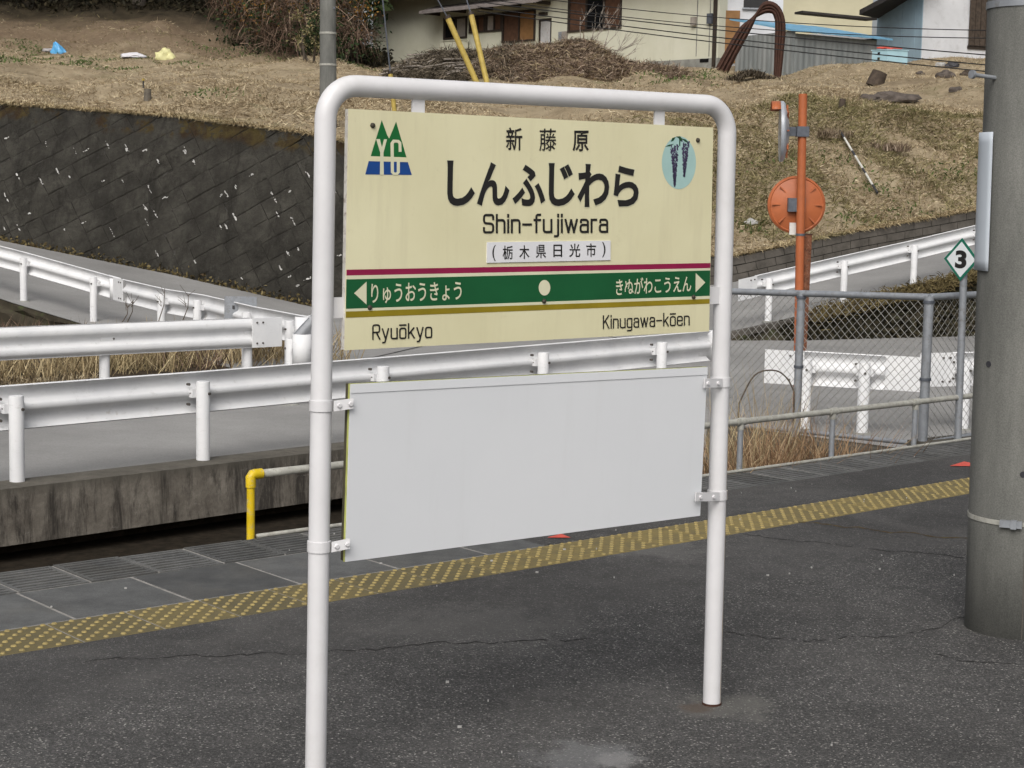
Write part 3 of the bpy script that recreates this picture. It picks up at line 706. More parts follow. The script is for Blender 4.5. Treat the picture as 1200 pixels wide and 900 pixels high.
def stone_wall():
    sw = thing('stone_wall', 'tall dark mossy stone wall of diagonally laid blocks beside the left ramp road', 'wall', WB[3])
    m = MB(); Ss = np.linspace(0, _ws[-1], 60)
    m.sheet([[wpt(S, t) for S in Ss] for t in np.linspace(0, 1, 6)])
    m.sheet([[wpt(S, 1.0) for S in Ss], [wpt(S, 1.0) + np.array([0, 0.6, 0]) for S in Ss]])
    e = _ws[-1]; m.add([wpt(e, 0), wpt(e, 1), wpt(e, 1) + np.array([1.5, 0.4, -0.9]), wpt(e, 0) + np.array([1.5, 1.1, 0])], [(0, 1, 2, 3)])
    m.build('mortar_bed', 'mortar', sw)
    s0 = float(np.interp(-11.6, WB[:, 0], _ws)); s1 = float(np.interp(-2.2, WB[:, 0], _ws))
    al = math.radians(33); be = math.radians(118)
    e1 = (math.cos(al), math.sin(al)); e2 = (math.cos(be), math.sin(be)); A, B = 0.40, 0.335
    cnt = 0
    for i in range(-40, 60):
        for j in range(-40, 60):
            jx, jy = random.uniform(-0.012, 0.012), random.uniform(-0.012, 0.012)
            cx = s0 + (i * A) * e1[0] + (j * B) * e2[0] + jx; cy = (i * A) * e1[1] + (j * B) * e2[1] + jy
            if not (s0 < cx < s1): continue
            H = whgt(cx)
            if not (-0.2 < cy < H + 0.2): continue
            g = 0.003
            ha, hb = A / 2 - g, B / 2 - g
            poly = [(cx + sx * ha * e1[0] + sy * hb * e2[0], cy + sx * ha * e1[1] + sy * hb * e2[1]) for sx, sy in ((-1, -1), (1, -1), (1, 1), (-1, 1))]
            poly = [(x + random.uniform(-0.010, 0.010), y + random.uniform(-0.010, 0.010)) for x, y in poly]
            poly = clip(poly, 1, 0.0, False)
            if len(poly) > 2: poly = clip(poly, 1, H - 0.01, True)
            if len(poly) < 3: continue
            px = sum(q[0] for q in poly) / len(poly); py = sum(q[1] for q in poly) / len(poly)
            h = random.uniform(0.010, 0.021); tilt = random.uniform(-0.03, 0.03), random.uniform(-0.025, 0.025)
            k = len(poly); rings = []
            for sc_, off in ((1.0, 0.0), (0.985, h * 0.75), (0.94, h)):
                rings.append([wpt(px + (x - px) * sc_, (py + (y - py) * sc_) / H, off + (0 if off == 0 else (x - px) * tilt[0] + (y - py) * tilt[1])) for x, y in poly])
            mm = MB(); mm.add(rings[0] + rings[1] + rings[2], [(r_ * k + a, r_ * k + (a + 1) % k, (r_ + 1) * k + (a + 1) % k, (r_ + 1) * k + a) for r_ in (0, 1) for a in range(k)] + [tuple(range(2 * k, 3 * k))])
            mm.build('stone_block', 'stone', sw); cnt += 1
    # lime that has bled from the joints
    mm = MB()
    for _ in range(85):
        S = random.uniform(s0, s1); t = random.uniform(0.04, 0.86); H = whgt(S); a = random.choice((al, be, be, be)); L = random.uniform(0.04, 0.2)
        for k in range(random.randint(3, 9)):
            f = random.uniform(-0.5, 0.5); ux, uy = math.cos(a), math.sin(a); x = S + ux * L * f + random.gauss(0, 0.008); y = t * H + uy * L * f + random.gauss(0, 0.008); r_ = random.uniform(0.003, 0.013) * (1.3 - abs(f)); e = random.uniform(1.0, 3.0)
            poly = []
            for q in range(6):
                th = q * 1.047; px_, py_ = r_ * e * math.cos(th) * random.uniform(0.6, 1.2), r_ * math.sin(th) * random.uniform(0.6, 1.2); poly.append((x + px_ * ux - py_ * uy, y + px_ * uy + py_ * ux))
            mm.prism([wpt(x_, y_ / H, 0.012) for x_, y_ in poly], wpt(S, t, 0.026) - wpt(S, t, 0.012))
    mm.build('lime_streaks', 'lime_bloom', sw)['kind'] = 'stuff'
    # moss and dead growth along foot and top
    pts = []
    for _ in range(900):
        S = s0 + (s1 - s0) * random.random(); pts.append(wpt(S, abs(random.gauss(0, 0.025)), 0.03))
    V, T = leaves(np.array(pts), RNG.uniform(0.02, 0.06, len(pts)))
    big_mesh('moss', V, T, 'moss', sw)['kind'] = 'stuff'
    return cnt
NB = stone_wall()

# ------------------------------------------------------------------ low block wall on the right
def block_wall():
    pb = np.array([(2.2, 32.55, -0.50), (4.14, 32.95, -0.22), (6.64, 34.45, 0.28), (9.48, 35.92, 0.74), (14.2, 38.4, 1.46), (24, 43.8, 2.65)], float)
    pt = np.array([(2.2, 32.58, 0.50), (3.99, 33.0, 0.235), (6.64, 34.49, 0.745), (9.48, 35.98, 1.215), (14.1, 38.48, 1.945), (24, 43.95, 3.19)], float)
    bw = thing('block_wall', 'low dark concrete block wall at the foot of the right grassy slope', 'wall', pb[1])
    s_ = np.r_[0, np.cumsum(np.linalg.norm(np.diff(pb[:, :2], axis=0), axis=1))]
    def q(S, t): return np.array([np.interp(S, s_, pb[:, k]) for k in range(3)]) * (1 - t) + np.array([np.interp(S, s_, pt[:, k]) for k in range(3)]) * t
    m = MB(); Ss = np.linspace(0, s_[-1], 40)
    m.sheet([[q(S, 0) for S in Ss], [q(S, 1) - UP * 0.015 for S in Ss], [q(S, 1) - UP * 0.015 + np.array([-0.06, 0.25, 0]) for S in Ss]])
    m.build('mortar_bed', 'mortar', bw)
    L = 0.45
    for row in range(3):
        S = (row % 2) * L / 2 + 1.0
        while S + L < 13:
            t0, t1 = row / 3 + 0.015, (row + 1) / 3 - 0.015
            a, b, c, d = q(S + 0.008, t0), q(S + L - 0.008, t0), q(S + L - 0.008, t1), q(S + 0.008, t1)
            n = np.cross(b - a, d - a); n /= np.linalg.norm(n); n = n if n[1] < 0 else -n
            mm = MB(); mm.prism([a, b, c, d], n * random.uniform(0.010, 0.015)); mm.build('block', 'block_concrete', bw); S += L
block_wall()

# ------------------------------------------------------------------ guardrails
PROF = [(-0.015, 0.175), (-0.024, 0.166), (0.020, 0.135), (0.032, 0.115), (0.032, 0.075), (0.020, 0.055), (-0.024, 0.030), (-0.034, 0.014), (-0.034, -0.014), (-0.024, -0.030), (0.020, -0.055), (0.032, -0.075), (0.032, -0.115), (0.020, -0.135), (-0.024, -0.166), (-0.015, -0.175)]
def rail_beam(path, side, prof=PROF, th=0.005):
    path = [np.asarray(q, float) for q in path]; m = MB(); k = len(prof); loops = []
    for i, q in enumerate(path):
        d = path[min(i + 1, len(path) - 1)] - path[max(i - 1, 0)]; d[2] = 0; d /= np.linalg.norm(d)
        n = np.array([-d[1], d[0], 0]) * side
        loops.append([q + n * a + UP * z for a, z in prof] + [q + n * (a - th) + UP * z for a, z in reversed(prof)])
    K = 2 * k; vs = [v for l in loops for v in l]
    fs = [(i * K + a, i * K + (a + 1) % K, (i + 1) * K + (a + 1) % K, (i + 1) * K + a) for i in range(len(path) - 1) for a in range(K)]
    for base in (0, (len(path) - 1) * K): fs += [(base + a, base + a + 1, base + K - 2 - a, base + K - 1 - a) for a in range(k - 1)]
    return m.add(vs, fs)
def guardrail(label, bases, posts, side, beam_ext, caps=(), ph=0.70, bh=0.60, post_r=0.057, gap=0.105, group='white guardrails'):
    """bases: polyline (ground points) the rail follows; posts: indices or points; side: +1 beam on the left of the direction of travel"""
    bases = [np.asarray(q, float) for q in bases]
    g = thing('guardrail', label, 'guardrail', posts[0], group)
    def nrm(i):
        d = bases[min(i + 1, len(bases) - 1)] - bases[max(i - 1, 0)]; d = d * [1, 1, 0]; d /= np.linalg.norm(d); return np.array([-d[1], d[0], 0]) * side
    path = [q + nrm(i) * gap + UP * bh for i, q in enumerate(bases)]
    d0 = path[0] - path[1]; d0 /= np.linalg.norm(d0); d1 = path[-1] - path[-2]; d1 /= np.linalg.norm(d1)
    path = [path[0] + d0 * beam_ext[0]] + path + [path[-1] + d1 * beam_ext[1]]
    rail_beam(path, side).build('beam', 'guard_white', g, auto=40)
    for q in posts:
        q = np.asarray(q, float)
        m = MB(); m.tube([q - UP * 0.05, q + UP * (ph - 0.012), q + UP * ph], [post_r, post_r, post_r * 0.93], 20)
        po = m.build('post', 'guard_white', g, auto=50)
        i = int(np.argmin([np.linalg.norm(b - q) for b in bases])); n = nrm(i); t = np.array([n[1], -n[0], 0])
        mm = MB(); mm.box(q + n * (gap - 0.04) * 0.5 + UP * bh + n * 0.02, (0.17, 0.05, 0.07), (t, n, UP)); mm.build('bracket', 'guard_white', po)
        for du, dz in ((-0.075, 0.0), (-0.10, 0.075), (-0.10, -0.09)):
            c = q + t * du + UP * (bh + dz) + n * (gap - 0.055)
            mm = MB(); mm.tube([c, c + n * 0.03], 0.012, 8); mm.build('bolt', 'bolt', po)
        c = q + UP * (bh + 0.0) - n * (post_r - 0.006) + t * 0.02; mm = MB(); mm.tube([c, c - n * 0.018], 0.012, 8); mm.build('bolt', 'bolt', po)
        mm = MB(); mm.tube([q - UP * 0.01, q + UP * 0.012], [0.10, 0.085], 16); mm.build('base_pad', 'foundation', po)
    def cap(at, d, kind):
        d = d / np.linalg.norm(d); n = np.array([-d[1], d[0], 0]) * side
        if kind == 'wrap':       # half-round end sleeve curling back past the post
            pr = []
            for a in np.linspace(0, math.pi, 13): pr.append(at + d * (0.10 * math.sin(a)) - n * (0.10 - 0.10 * math.cos(a)) + n * 0.03)
            pr = [at - d * 0.25 + n * 0.035] + pr
            m = MB(); th = 0.006
            rows = [[q + UP * 0.17 for q in pr], [q - UP * 0.17 for q in pr]]
            m.sheet(rows); o = m.build('end_sleeve', 'guard_white', g, smooth=True)
        else:                    # flat end flap
            m = MB(); m.box(at + d * 0.16 + n * 0.036, (0.40, 0.012, 0.34), (d, n, UP)); o = m.build('end_flap', 'guard_white', g)
            for du in (0.02, 0.10):
                for dz in (-0.12, 0.12): c = at + d * du + n * 0.042 + UP * dz; mm = MB(); mm.tube([c, c + n * 0.012], 0.011, 8); mm.build('bolt', 'bolt', o)
        if kind == 'wrap':
            sm = o.modifiers.new('thickness', 'SOLIDIFY'); sm.thickness = 0.006
    for end, kind in caps:
        if end == 0: cap(path[0], path[0] - path[1], kind)
        else: cap(path[-1], path[-1] - path[-2], kind)
    return g
# near rail, seen from behind
nb = [G(19, 570, ZR), G(238, 545, ZR)]
tops = [(449, 428), (637, 412), (776, 400)]
nposts = nb + [G(x, y, -0.11) * [1, 1, 0] + UP * ZR for x, y in tops]
nposts[0] = G(19, 463, -0.115) * [1, 1, 0] + UP * ZR
dd = nposts[0] - nposts[1]
left_more = [nposts[0] + dd * k for k in (3, 2, 1)]
guardrail('nearest white guardrail running behind the station sign on the concrete wall', left_more + nposts, left_more + nposts, 1, (0.3, 1.0), caps=((1, 'flap'), (1, 'wrap')))
# far rail on the left, its beam faces the camera
fp = [G(119, 379, -0.045), G(288, 372.5, -0.045)]
fp = [q * [1, 1, 0] + UP * ZR + np.array([0, 0.12, 0]) for q in fp]
fd = fp[0] - fp[1]
fposts = [fp[0] + fd * 2, fp[0] + fd, fp[0], fp[1]]
guardrail('white guardrail across the road at left with scuffed beam facing the platform', fposts, fposts, -1, (0.5, 0.02), caps=((1, 'flap'),))
# rail of the left ramp, seen from behind, two runs
rl = [np.array(q) for q in ((-14.1, 32.95, 0.66), (-11.0, 30.35, 0.08), (-9.3, 29.0, -0.23), (-7.85, 28.0, -0.466), (-6.49, 27.0, -0.70))]
guardrail('white guardrail climbing the left ramp road beside the stone wall', rl, rl, 1, (0.4, 0.45), caps=((1, 'wrap'),))
r2 = [np.array(q) for q in ((-5.75, 25.9, -0.76), (-4.98, 24.7, -0.795), (-4.30, 23.75, -0.80), (-3.35, 21.9, -0.81), (-2.66, 20.75, -0.815))]
g2 = guardrail('scratched white guardrail descending behind the dry weeds at left', r2, r2[1:], 1, (0.35, 0.3), caps=((0, 'flap'), (1, 'wrap')))
pc = D(282, 361, 22.6)
mm = MB(); mm.box(pc, (0.42, 0.02, 0.30)); o = mm.build('splice_plate', 'galv', g2)
for k in (-0.09, 0.0, 0.09): mm = MB(); mm.box(pc + np.array([k, -0.014, 0.01]), (0.03, 0.012, 0.045)); mm.build('slot', 'stripe_black', o)
# nose section turning back towards us at the end of the far rail
q0 = G(341, 408, -0.22); q1 = G(366, 379, -0.22)
nz = [np.array([q0[0], q0[1], ZR]), np.array([q1[0], q1[1], ZR])]
guardrail('short white guardrail turning away at the road junction behind the left sign post', nz, nz, -1, (0.2, 0.4), caps=((0, 'wrap'),), gap=0.06)
# right ramp rail
rr = [np.array(q) for q in ((4.084, 28, -0.559), (5.463, 29, -0.297), (6.838, 30, -0.044), (8.213, 31, 0.227), (9.6, 32.0, 0.49), (12.4, 33.9, 0.99))]
guardrail('white guardrail climbing the right ramp road below the grassy slope', rr, rr, 1, (0.25, 0.5), caps=((0, 'flap'),))
# two short rails beyond the fence
sp = [G(942, 503, ZR), G(1010, 508, ZR)]
guardrail('short white guardrail with flat end flaps seen through the chain-link fence', sp, sp, 1, (0.08, 0.18), caps=((0, 'flap'), (1, 'flap')))
sb = [G(1128, 503, ZR), G(1128, 503, ZR) + np.array([1.75, 0.55, 0])]
guardrail('white guardrail behind the numbered marker, half hidden by the concrete pole', sb, sb, 1, (0.12, 0.3), caps=((0, 'flap'),))

# ------------------------------------------------------------------ platform railing
def railing():
    g = thing('platform_railing', 'low pipe railing with yellow end post along the platform edge', 'railing', P(3.965, 6.44))
    Y = 6.43; H = 0.272
    xs = [3.965] + [4.71 + 0.8 * k for k in range(8)]
    m = MB(); m.tube([P(X, Y, H) for X in np.linspace(4.02, 11.6, 30)], 0.0178, 12); m.build('top_rail', 'rail_pipe', g, smooth=True)
    m = MB(); m.tube([P(X, Y - 0.034, 0.006) for X in np.linspace(3.975, 11.6, 30)], 0.0095, 10); m.build('bottom_rail', 'rail_pipe', g, smooth=True)
    for X in xs[1:]:
        m = MB(); m.tube([P(X, Y, -0.06), P(X, Y, H)], 0.0165, 12); po = m.build('post', 'galv', g, auto=50)
        m = MB(); m.tube([P(X - 0.035, Y, H), P(X + 0.035, Y, H)], 0.0225, 12); m.tube([P(X, Y, H - 0.045), P(X, Y, H)], 0.0195, 12); m.build('tee_joint', 'rail_pipe', po, auto=50)
    m = MB(); m.tube([P(3.965, Y, -0.05), P(3.965, Y, H - 0.03)], 0.0178, 14); po = m.build('end_post', 'yellow_paint', g, auto=50); po['label'] = 'yellow painted end post'
    m = MB(); m.tube([P(3.965, Y, H - 0.055), P(3.965, Y, H - 0.01), P(3.972, Y, H - 0.001), P(3.985, Y, H), P(4.02, Y, H)], 0.0225, 14); m.build('elbow', 'yellow_paint', po, auto=50)
railing()

# ------------------------------------------------------------------ chain-link fence
def fence():
    C_ = np.array([2.588, 10.9, 0]); L_ = np.array([1.47, 11.93, 0]); R_ = np.array([4.6, 12.45, 0])
    dl = (L_ - C_); dr = (R_ - C_)
    L2 = C_ + dl * 1.03
    PM = min((C_ + dl * t for t in np.linspace(0.4, 0.9, 200)), key=lambda q_: abs(600 + F_PX * q_[0] / q_[1] - 937.0))
    zl = lambda t: (-0.03 - 0.035 * t, 0.895 - 0.05 * t)
    zr = lambda t: (-0.03 + 0.12 * t, 0.895 + 0.03 * t)
    g = thing('chain_link_fence', 'grey chain-link fence with pipe rails behind the platform railing', 'fence', C_)
    secs = ((C_, L2, zl), (C_, R_, zr))
    mesh = MB()
    for a, b, zf in secs:
        Lh = np.linalg.norm((b - a)[:2]); d = (b - a) / Lh; n = np.array([-d[1], d[0], 0])
        top = [a + d * Lh * t + UP * zf(t)[1] for t in (0, 1)]; bot = [a + d * Lh * t + UP * zf(t)[0] for t in (0, 1)]
        m = MB(); m.tube(top, 0.0215, 12); m.build('top_rail', 'galv', g, auto=60)
        m = MB(); m.tube(bot, 0.016, 10); m.build('bottom_rail', 'galv', g, auto=60)
        h = zf(0)[1] - zf(0)[0] - 0.02; st = 0.058
        for sgn in (1, -1):
            k = -int(h / st) - 2
            while k * st < Lh + h:
                s0 = k * st; pa = [(s0, 0.0), (s0 + h, h)] if sgn == 1 else [(s0, h), (s0 + h, 0.0)]
                (x0, y0), (x1, y1) = pa
                if x0 < 0: y0 += (0 - x0) * (y1 - y0) / (x1 - x0); x0 = 0
                if x1 > Lh: y1 += (Lh - x1) * (y1 - y0) / (x1 - x0); x1 = Lh
                if x1 - x0 > 0.01:
                    z0 = zf(x0 / Lh)[0] + 0.01; z1 = zf(x1 / Lh)[0] + 0.01
                    mesh.tube([a + d * x0 + UP * (z0 + y0) + n * 0.003 * sgn, a + d * x1 + UP * (z1 + y1) + n * 0.003 * sgn], 0.0019, 4, cap=False)
                k += 1
    me = mesh.build('wire_mesh', 'mesh_wire', g); me['kind'] = 'stuff'
    for q, z0, z1, r_ in ((C_, -0.20, 0.90, 0.030), (PM, -0.25, 0.875, 0.027), (C_ + dr * 0.5, -0.2, 0.91, 0.027), (R_, -0.2, 0.93, 0.03)):
        m = MB(); m.tube([q + UP * z0, q + UP * z1], r_, 14); po = m.build('post', 'galv', g, auto=50)
        for z in (0.38, z1 - 0.035):
            m = MB(); m.tube([q + UP * (z - 0.009), q + UP * (z + 0.009)], r_ + 0.006, 14); m.build('clamp', 'grey_steel', po, auto=50)
    for (a, b, zf) in secs:
        d = b - a; L = np.linalg.norm(d); d = d / L; n = np.array([-d[1], d[0], 0])
        mm = MB(); c = (a + b) / 2 + UP * (zf(0.5)[0] - 0.24) ; mm.box(c, (L + 0.1, 0.16, 0.40), (d, n, UP)); mm.build('footing', 'wall_concrete', g)
fence()

# ------------------------------------------------------------------ station sign
SD = np.array([math.cos(YAW - 0.0701), math.sin(YAW - 0.0701), 0.0]); SN = np.array([SD[1], -SD[0], 0.0])
S0 = G(834, 825)
FRONT = 0.026                                    # board face in front of the post axis
def onsign(x, y, off=0.0): return hit(x, y, S0 + SN * off, SN)
def rounded_rect_path(): pass
def station_sign():
    Lb = onsign(369.2, 940); Lb = Lb + (onsign(382, 98) - Lb) * ((0 - Lb[2]) / (onsign(382, 98)[2] - Lb[2]))
    Rb = S0
    tl = onsign(382, 99); tr = onsign(853, 123.5)
    g = thing('station_sign', 'cream station name sign on a white pipe frame above a blank white board', 'sign', (Lb + Rb) / 2)
    R = 0.085; path = [Lb - UP * 0.08, Lb]
    ul = (tl - Lb) / np.linalg.norm(tl - Lb); ut = (tr - tl) / np.linalg.norm(tr - tl); ur = (tr - Rb) / np.linalg.norm(tr - Rb)
    for k in range(1, 8): path.append(Lb + (tl - ul * R - Lb) * k / 8)
    for a in np.linspace(0, math.pi / 2, 11): path.append(tl - ul * R + ut * R - ut * R * math.cos(a) + ul * R * math.sin(a))
    for k in range(1, 8): path.append(tl + ut * R + (tr - ut * R - tl - ut * R) * k / 8)
    for a in np.linspace(0, math.pi / 2, 11): path.append(tr - ur * R - ut * R + ut * R * math.sin(a) + ur * R * math.cos(a))
    for k in range(1, 9): path.append((tr - ur * R) + (Rb - (tr - ur * R)) * k / 8)
    path.append(Rb - UP * 0.08)
    m = MB(); m.tube(path, 0.0268, 28); fr = m.build('pipe_frame', 'white_pipe', g, smooth=True)
    # rusted collars at the feet
    m = MB(); m.tube([Rb - UP * 0.01, Rb + UP * 0.006], 0.0295, 20); m.build('rust_ring', 'rust_pipe', fr, auto=50)
    # ---- upper board
    q = [onsign(409, 127.5, FRONT), onsign(836, 149.5, FRONT), onsign(831, 388.3, FRONT), onsign(404.3, 410.5, FRONT)]
    m = MB(); m.prism(q, -SN * 0.004); nb_ = m.build('name_board', 'cream', g)
    back = [c + (np.mean(q, axis=0) - c) * 0.002 - SN * 0.0045 for c in q]
    m = MB(); m.prism(back, -SN * 0.016); m.build('board_frame', 'board_edge', nb_)
    # print helper: polygons given in photo pixels, laid on the face
    lay = [0]
    def printed(name, polys, mat, parent=None, lift=1):
        m = MB(); z = FRONT + 0.0006 * lift
        for poly in polys:
            pts = [onsign(x, y, z) for x, y in poly]
            m.add(pts, [tuple(range(len(pts)))])
        return m.build(name, mat, parent or nb_)
    def stripe(yl0, yl1, yr0, yr1):     # y at x=408 and x=832
        f = lambda y0, y1, x: y0 + (y1 - y0) * (x - 408) / 424
        xl = lambda y: 409 - (y - 127.5) * 4.7 / 283; xr = lambda y: 836 - (y - 149.5) * 5.0 / 239
        return [(xl(yl0) + 0.2, f(yl0, yr0, xl(yl0))), (xr(yr0) - 0.2, f(yl0, yr0, xr(yr0))), (xr(yr1) - 0.2, f(yl1, yr1, xr(yr1))), (xl(yl1) + 0.2, f(yl1, yr1, xl(yl1)))]
    printed('pale_line', [stripe(322.9, 327.4, 314.2, 316.9), stripe(361.9, 365, 346.7, 350.2)], 'pale_print')
    printed('red_stripe', [stripe(316, 322.9, 308.2, 314.2)], 'red_stripe')
    printed('green_band', [stripe(327.4, 361.9, 316.9, 346.7)], 'green_band')
    printed('olive_stripe', [stripe(365, 372.3, 350.2, 355.8)], 'olive_stripe')
    printed('arrow', [[(415, 343.6), (429.6, 330), (429.6, 357)]], 'pale_print', lift=2)
    printed('arrow', [[(826.5, 331), (815, 342.7), (815.3, 319.8)]], 'pale_print', lift=2)
    ell = lambda cx, cy, rx, ry, n=36, a0=0: [(cx + rx * math.cos(t), cy + ry * math.sin(t)) for t in np.linspace(0, 2 * math.pi, n, endpoint=False)]
    printed('dot', [ell(638.1, 337.2, 6.8, 9.1)], 'pale_print', lift=2)
    # small mountain emblem with letters
    E_ = lambda pts: [(390 + x / 5, 110 + y / 5) for x, y in pts]
    em = printed('emblem', [E_([(287, 153), (318, 240), (330, 262), (350, 215), (371, 162), (432, 372), (302, 368), (222, 365)])], 'emblem_green', lift=1)
    printed('emblem_base', [E_([(210, 394), (440, 400), (463, 475), (190, 472)])], 'emblem_blue', lift=1)
    printed('emblem_letters', [
        E_([(254, 265), (276, 265), (288, 312), (300, 266), (318, 266), (297, 345), (299, 474), (276, 474), (278, 345)]),
        E_([(352, 268), (388, 270), (402, 285), (403, 340), (386, 340), (385, 292), (379, 286), (363, 285), (357, 292), (358, 456), (363, 461), (371, 461), (375, 456), (375, 398), (362, 397), (362, 376), (393, 377), (393, 462), (379, 476), (354, 475), (340, 461), (338, 288)])], 'pale_print', lift=2.2)
    printed('emblem_letters', [E_([(222, 365), (432, 372), (440, 400), (210, 394)])], 'cream', lift=1.6)
    # oval flower emblem
    ov = printed('oval_emblem', [ell(795.6, 190.6, 20.0, 31.0, 44)], 'emblem_teal', lift=1)
    fl = []
    rnd = random.Random(3)
    for (x0, y0, x1, y1, w0, w1, n_) in ((790.8, 169, 790.6, 217.5, 5.2, 0.6, 270), (803.5, 165, 801.8, 207, 4.8, 0.5, 220)):
        for _ in range(n_):
            t = rnd.random() ** 0.8; wd = w0 + (w1 - w0) * t
            cx = x0 + (x1 - x0) * t + rnd.uniform(-wd, wd); cy = y0 + (y1 - y0) * t + rnd.uniform(-1, 1); a = rnd.uniform(0, 6.3); r_ = rnd.uniform(0.9, 1.5)
            fl.append([(cx + r_ * math.cos(a + k * 1.57) * 0.75, cy + r_ * math.sin(a + k * 1.57)) for k in range(4)])
    printed('flower_print', fl, 'emblem_purple', lift=2)
    printed('leaf_print', [[(779, 172), (784, 169.5), (790, 168.6), (785, 171.3)], [(786, 166), (788, 161.5), (792, 160.5), (789, 165)], [(792, 160), (797, 159.6), (800, 163), (798, 166), (795.5, 162)], [(798, 162), (804, 163.5), (808, 168), (803, 166)], [(796, 162), (797.3, 162), (797.2, 171), (796, 171)]], 'emblem_leaf', lift=2)
    # white plate for the prefecture and city
    pq = [onsign(570.2, 283.8, FRONT), onsign(714.8, 281.9, FRONT), onsign(714.6, 304.8, FRONT), onsign(570, 308, FRONT)]
    m = MB(); m.prism(pq, SN * 0.003); wp = m.build('white_plate', 'plate_white', nb_)
    # lettering with the built-in typeface
    def glyphs(items, bold=0.0):
        vs, fs = [], []
        for body, (x0, yt0, x1, yt1, yb0, yb1), bd in items:     # left x, top y at left, right x, top y at right, bottom y left, bottom y right
            c = bpy.data.curves.new('tmp', 'FONT'); c.body = body; c.offset = bd; c.resolution_u = 4
            o = bpy.data.objects.new('tmp', c); COL.objects.link(o)
            dg = bpy.context.evaluated_depsgraph_get(); me = bpy.data.meshes.new_from_object(o.evaluated_get(dg))
            co = np.array([v.co[:] for v in me.vertices]); mn = co.min(0); mx = co.max(0)
            A_, B_, C_, D_ = (x0, yt0), (x1, yt1), (x1, yb1), (x0, yb0)
            base = len(vs)
            for v in co:
                s_ = (v[0] - mn[0]) / (mx[0] - mn[0]); t_ = (v[1] - mn[1]) / (mx[1] - mn[1])
                x = x0 + (x1 - x0) * s_; yt = yt0 + (yt1 - yt0) * s_; yb = yb0 + (yb1 - yb0) * s_
                vs.append((x, yb + (yt - yb) * t_))
            fs += [tuple(i + base for i in p_.vertices) for p_ in me.polygons]
            bpy.data.objects.remove(o); bpy.data.curves.remove(c); bpy.data.meshes.remove(me)
        return vs, fs
    def letter(name, items, mat, parent=None, lift=2.0, edge=None):
        if len(items) > 1:
            for it in items: letter(name, [it], mat, parent, lift)
            return
        vs, fs = glyphs(items); z = FRONT + 0.0006 * lift
        m = MB(); m.add([onsign(x, y, z) for x, y in vs], fs); return m.build(name, mat, parent or nb_)
    bx = lambda x0, x1, yt, yb, s=0.0: (x0, yt, x1, yt + s * (x1 - x0), yb, yb + s * (x1 - x0))
    halo = lambda its: [(b, (a[0] - 0.9, a[1] - 0.9, a[2] + 0.9, a[3] - 0.9, a[4] + 0.9, a[5] + 0.9), bd + 0.012) for b, a, bd in its]
    GL = {'S': (.6, [[(.6, .76), (.6, 1), (0, 1), (0, .53), (.6, .49), (.6, 0), (0, 0), (0, .24)]]), 'h': (.5, [[(0, 0), (0, 1)], [(0, .45), (0, .7), (.5, .7), (.5, 0)]]), 'i': (0, [[(0, 0), (0, .7)], [(0, .9), (0, 1)]]),
          'n': (.5, [[(0, 0), (0, .7)], [(0, .45), (0, .7), (.5, .7), (.5, 0)]]), '-': (.5, [[(0, .44), (.5, .44)]]), 'f': (.36, [[(.12, 0), (.12, 1), (.36, 1)], [(0, .7), (.36, .7)]]), 'u': (.5, [[(0, .7), (0, 0), (.5, 0), (.5, .25)], [(.5, 0), (.5, .7)]]),
          'j': (.2, [[(.2, .7), (.2, -.24), (0, -.24)], [(.2, .9), (.2, 1)]]), 'w': (.74, [[(0, .7), (.19, 0)], [(.19, 0), (.37, .68)], [(.37, .68), (.55, 0)], [(.55, 0), (.74, .7)]]), 'a': (.48, [[(.03, .56), (.03, .7), (.48, .7), (.48, 0)], [(.48, .41), (0, .41), (0, 0), (.48, 0), (.48, .2)]]),
          'r': (.3, [[(0, 0), (0, .7)], [(0, .45), (0, .7), (.3, .7)]]), 'R': (.58, [[(0, 0), (0, 1), (.56, 1), (.56, .48), (0, .48)], [(.3, .48), (.58, 0)]]), 'y': (.5, [[(0, .7), (.26, 0)], [(.5, .7), (.2, -.26), (.04, -.26)]]),
          'o': (.5, [[(.25, 0), (0, 0), (0, .7), (.5, .7), (.5, 0), (.25, 0)]]), 'ō': (.5, [[(.25, 0), (0, 0), (0, .7), (.5, .7), (.5, 0), (.25, 0)], [(0, .93), (.5, .93)]]), 'k': (.48, [[(0, 0), (0, 1)], [(.44, .7), (0, .26)], [(.17, .43), (.48, 0)]]),
          'K': (.58, [[(0, 0), (0, 1)], [(.55, 1), (0, .38)], [(.2, .6), (.58, 0)]]), 'g': (.48, [[(.48, .7), (.48, -.26), (.03, -.26)], [(.48, .25), (.48, 0), (0, 0), (0, .7), (.48, .7), (.48, .45)]]), 'e': (.5, [[(0, .37), (.5, .37)], [(.5, .37), (.5, .7), (0, .7), (0, 0), (.5, 0), (.5, .14)]])}
    def rounded(pl, r_=0.17):
        out = [np.array(pl[0], float)]
        for i in range(1, len(pl) - 1):
            a, b_, c = (np.array(q, float) for q in pl[i - 1:i + 2]); la, lc = np.linalg.norm(a - b_), np.linalg.norm(c - b_); k = min(r_, la * 0.5, lc * 0.5)
            p0, p1 = b_ + (a - b_) / la * k, b_ + (c - b_) / lc * k
            out += [(1 - t) ** 2 * p0 + 2 * t * (1 - t) * b_ + t * t * p1 for t in np.linspace(0, 1, 6)]
        out.append(np.array(pl[-1], float)); return out
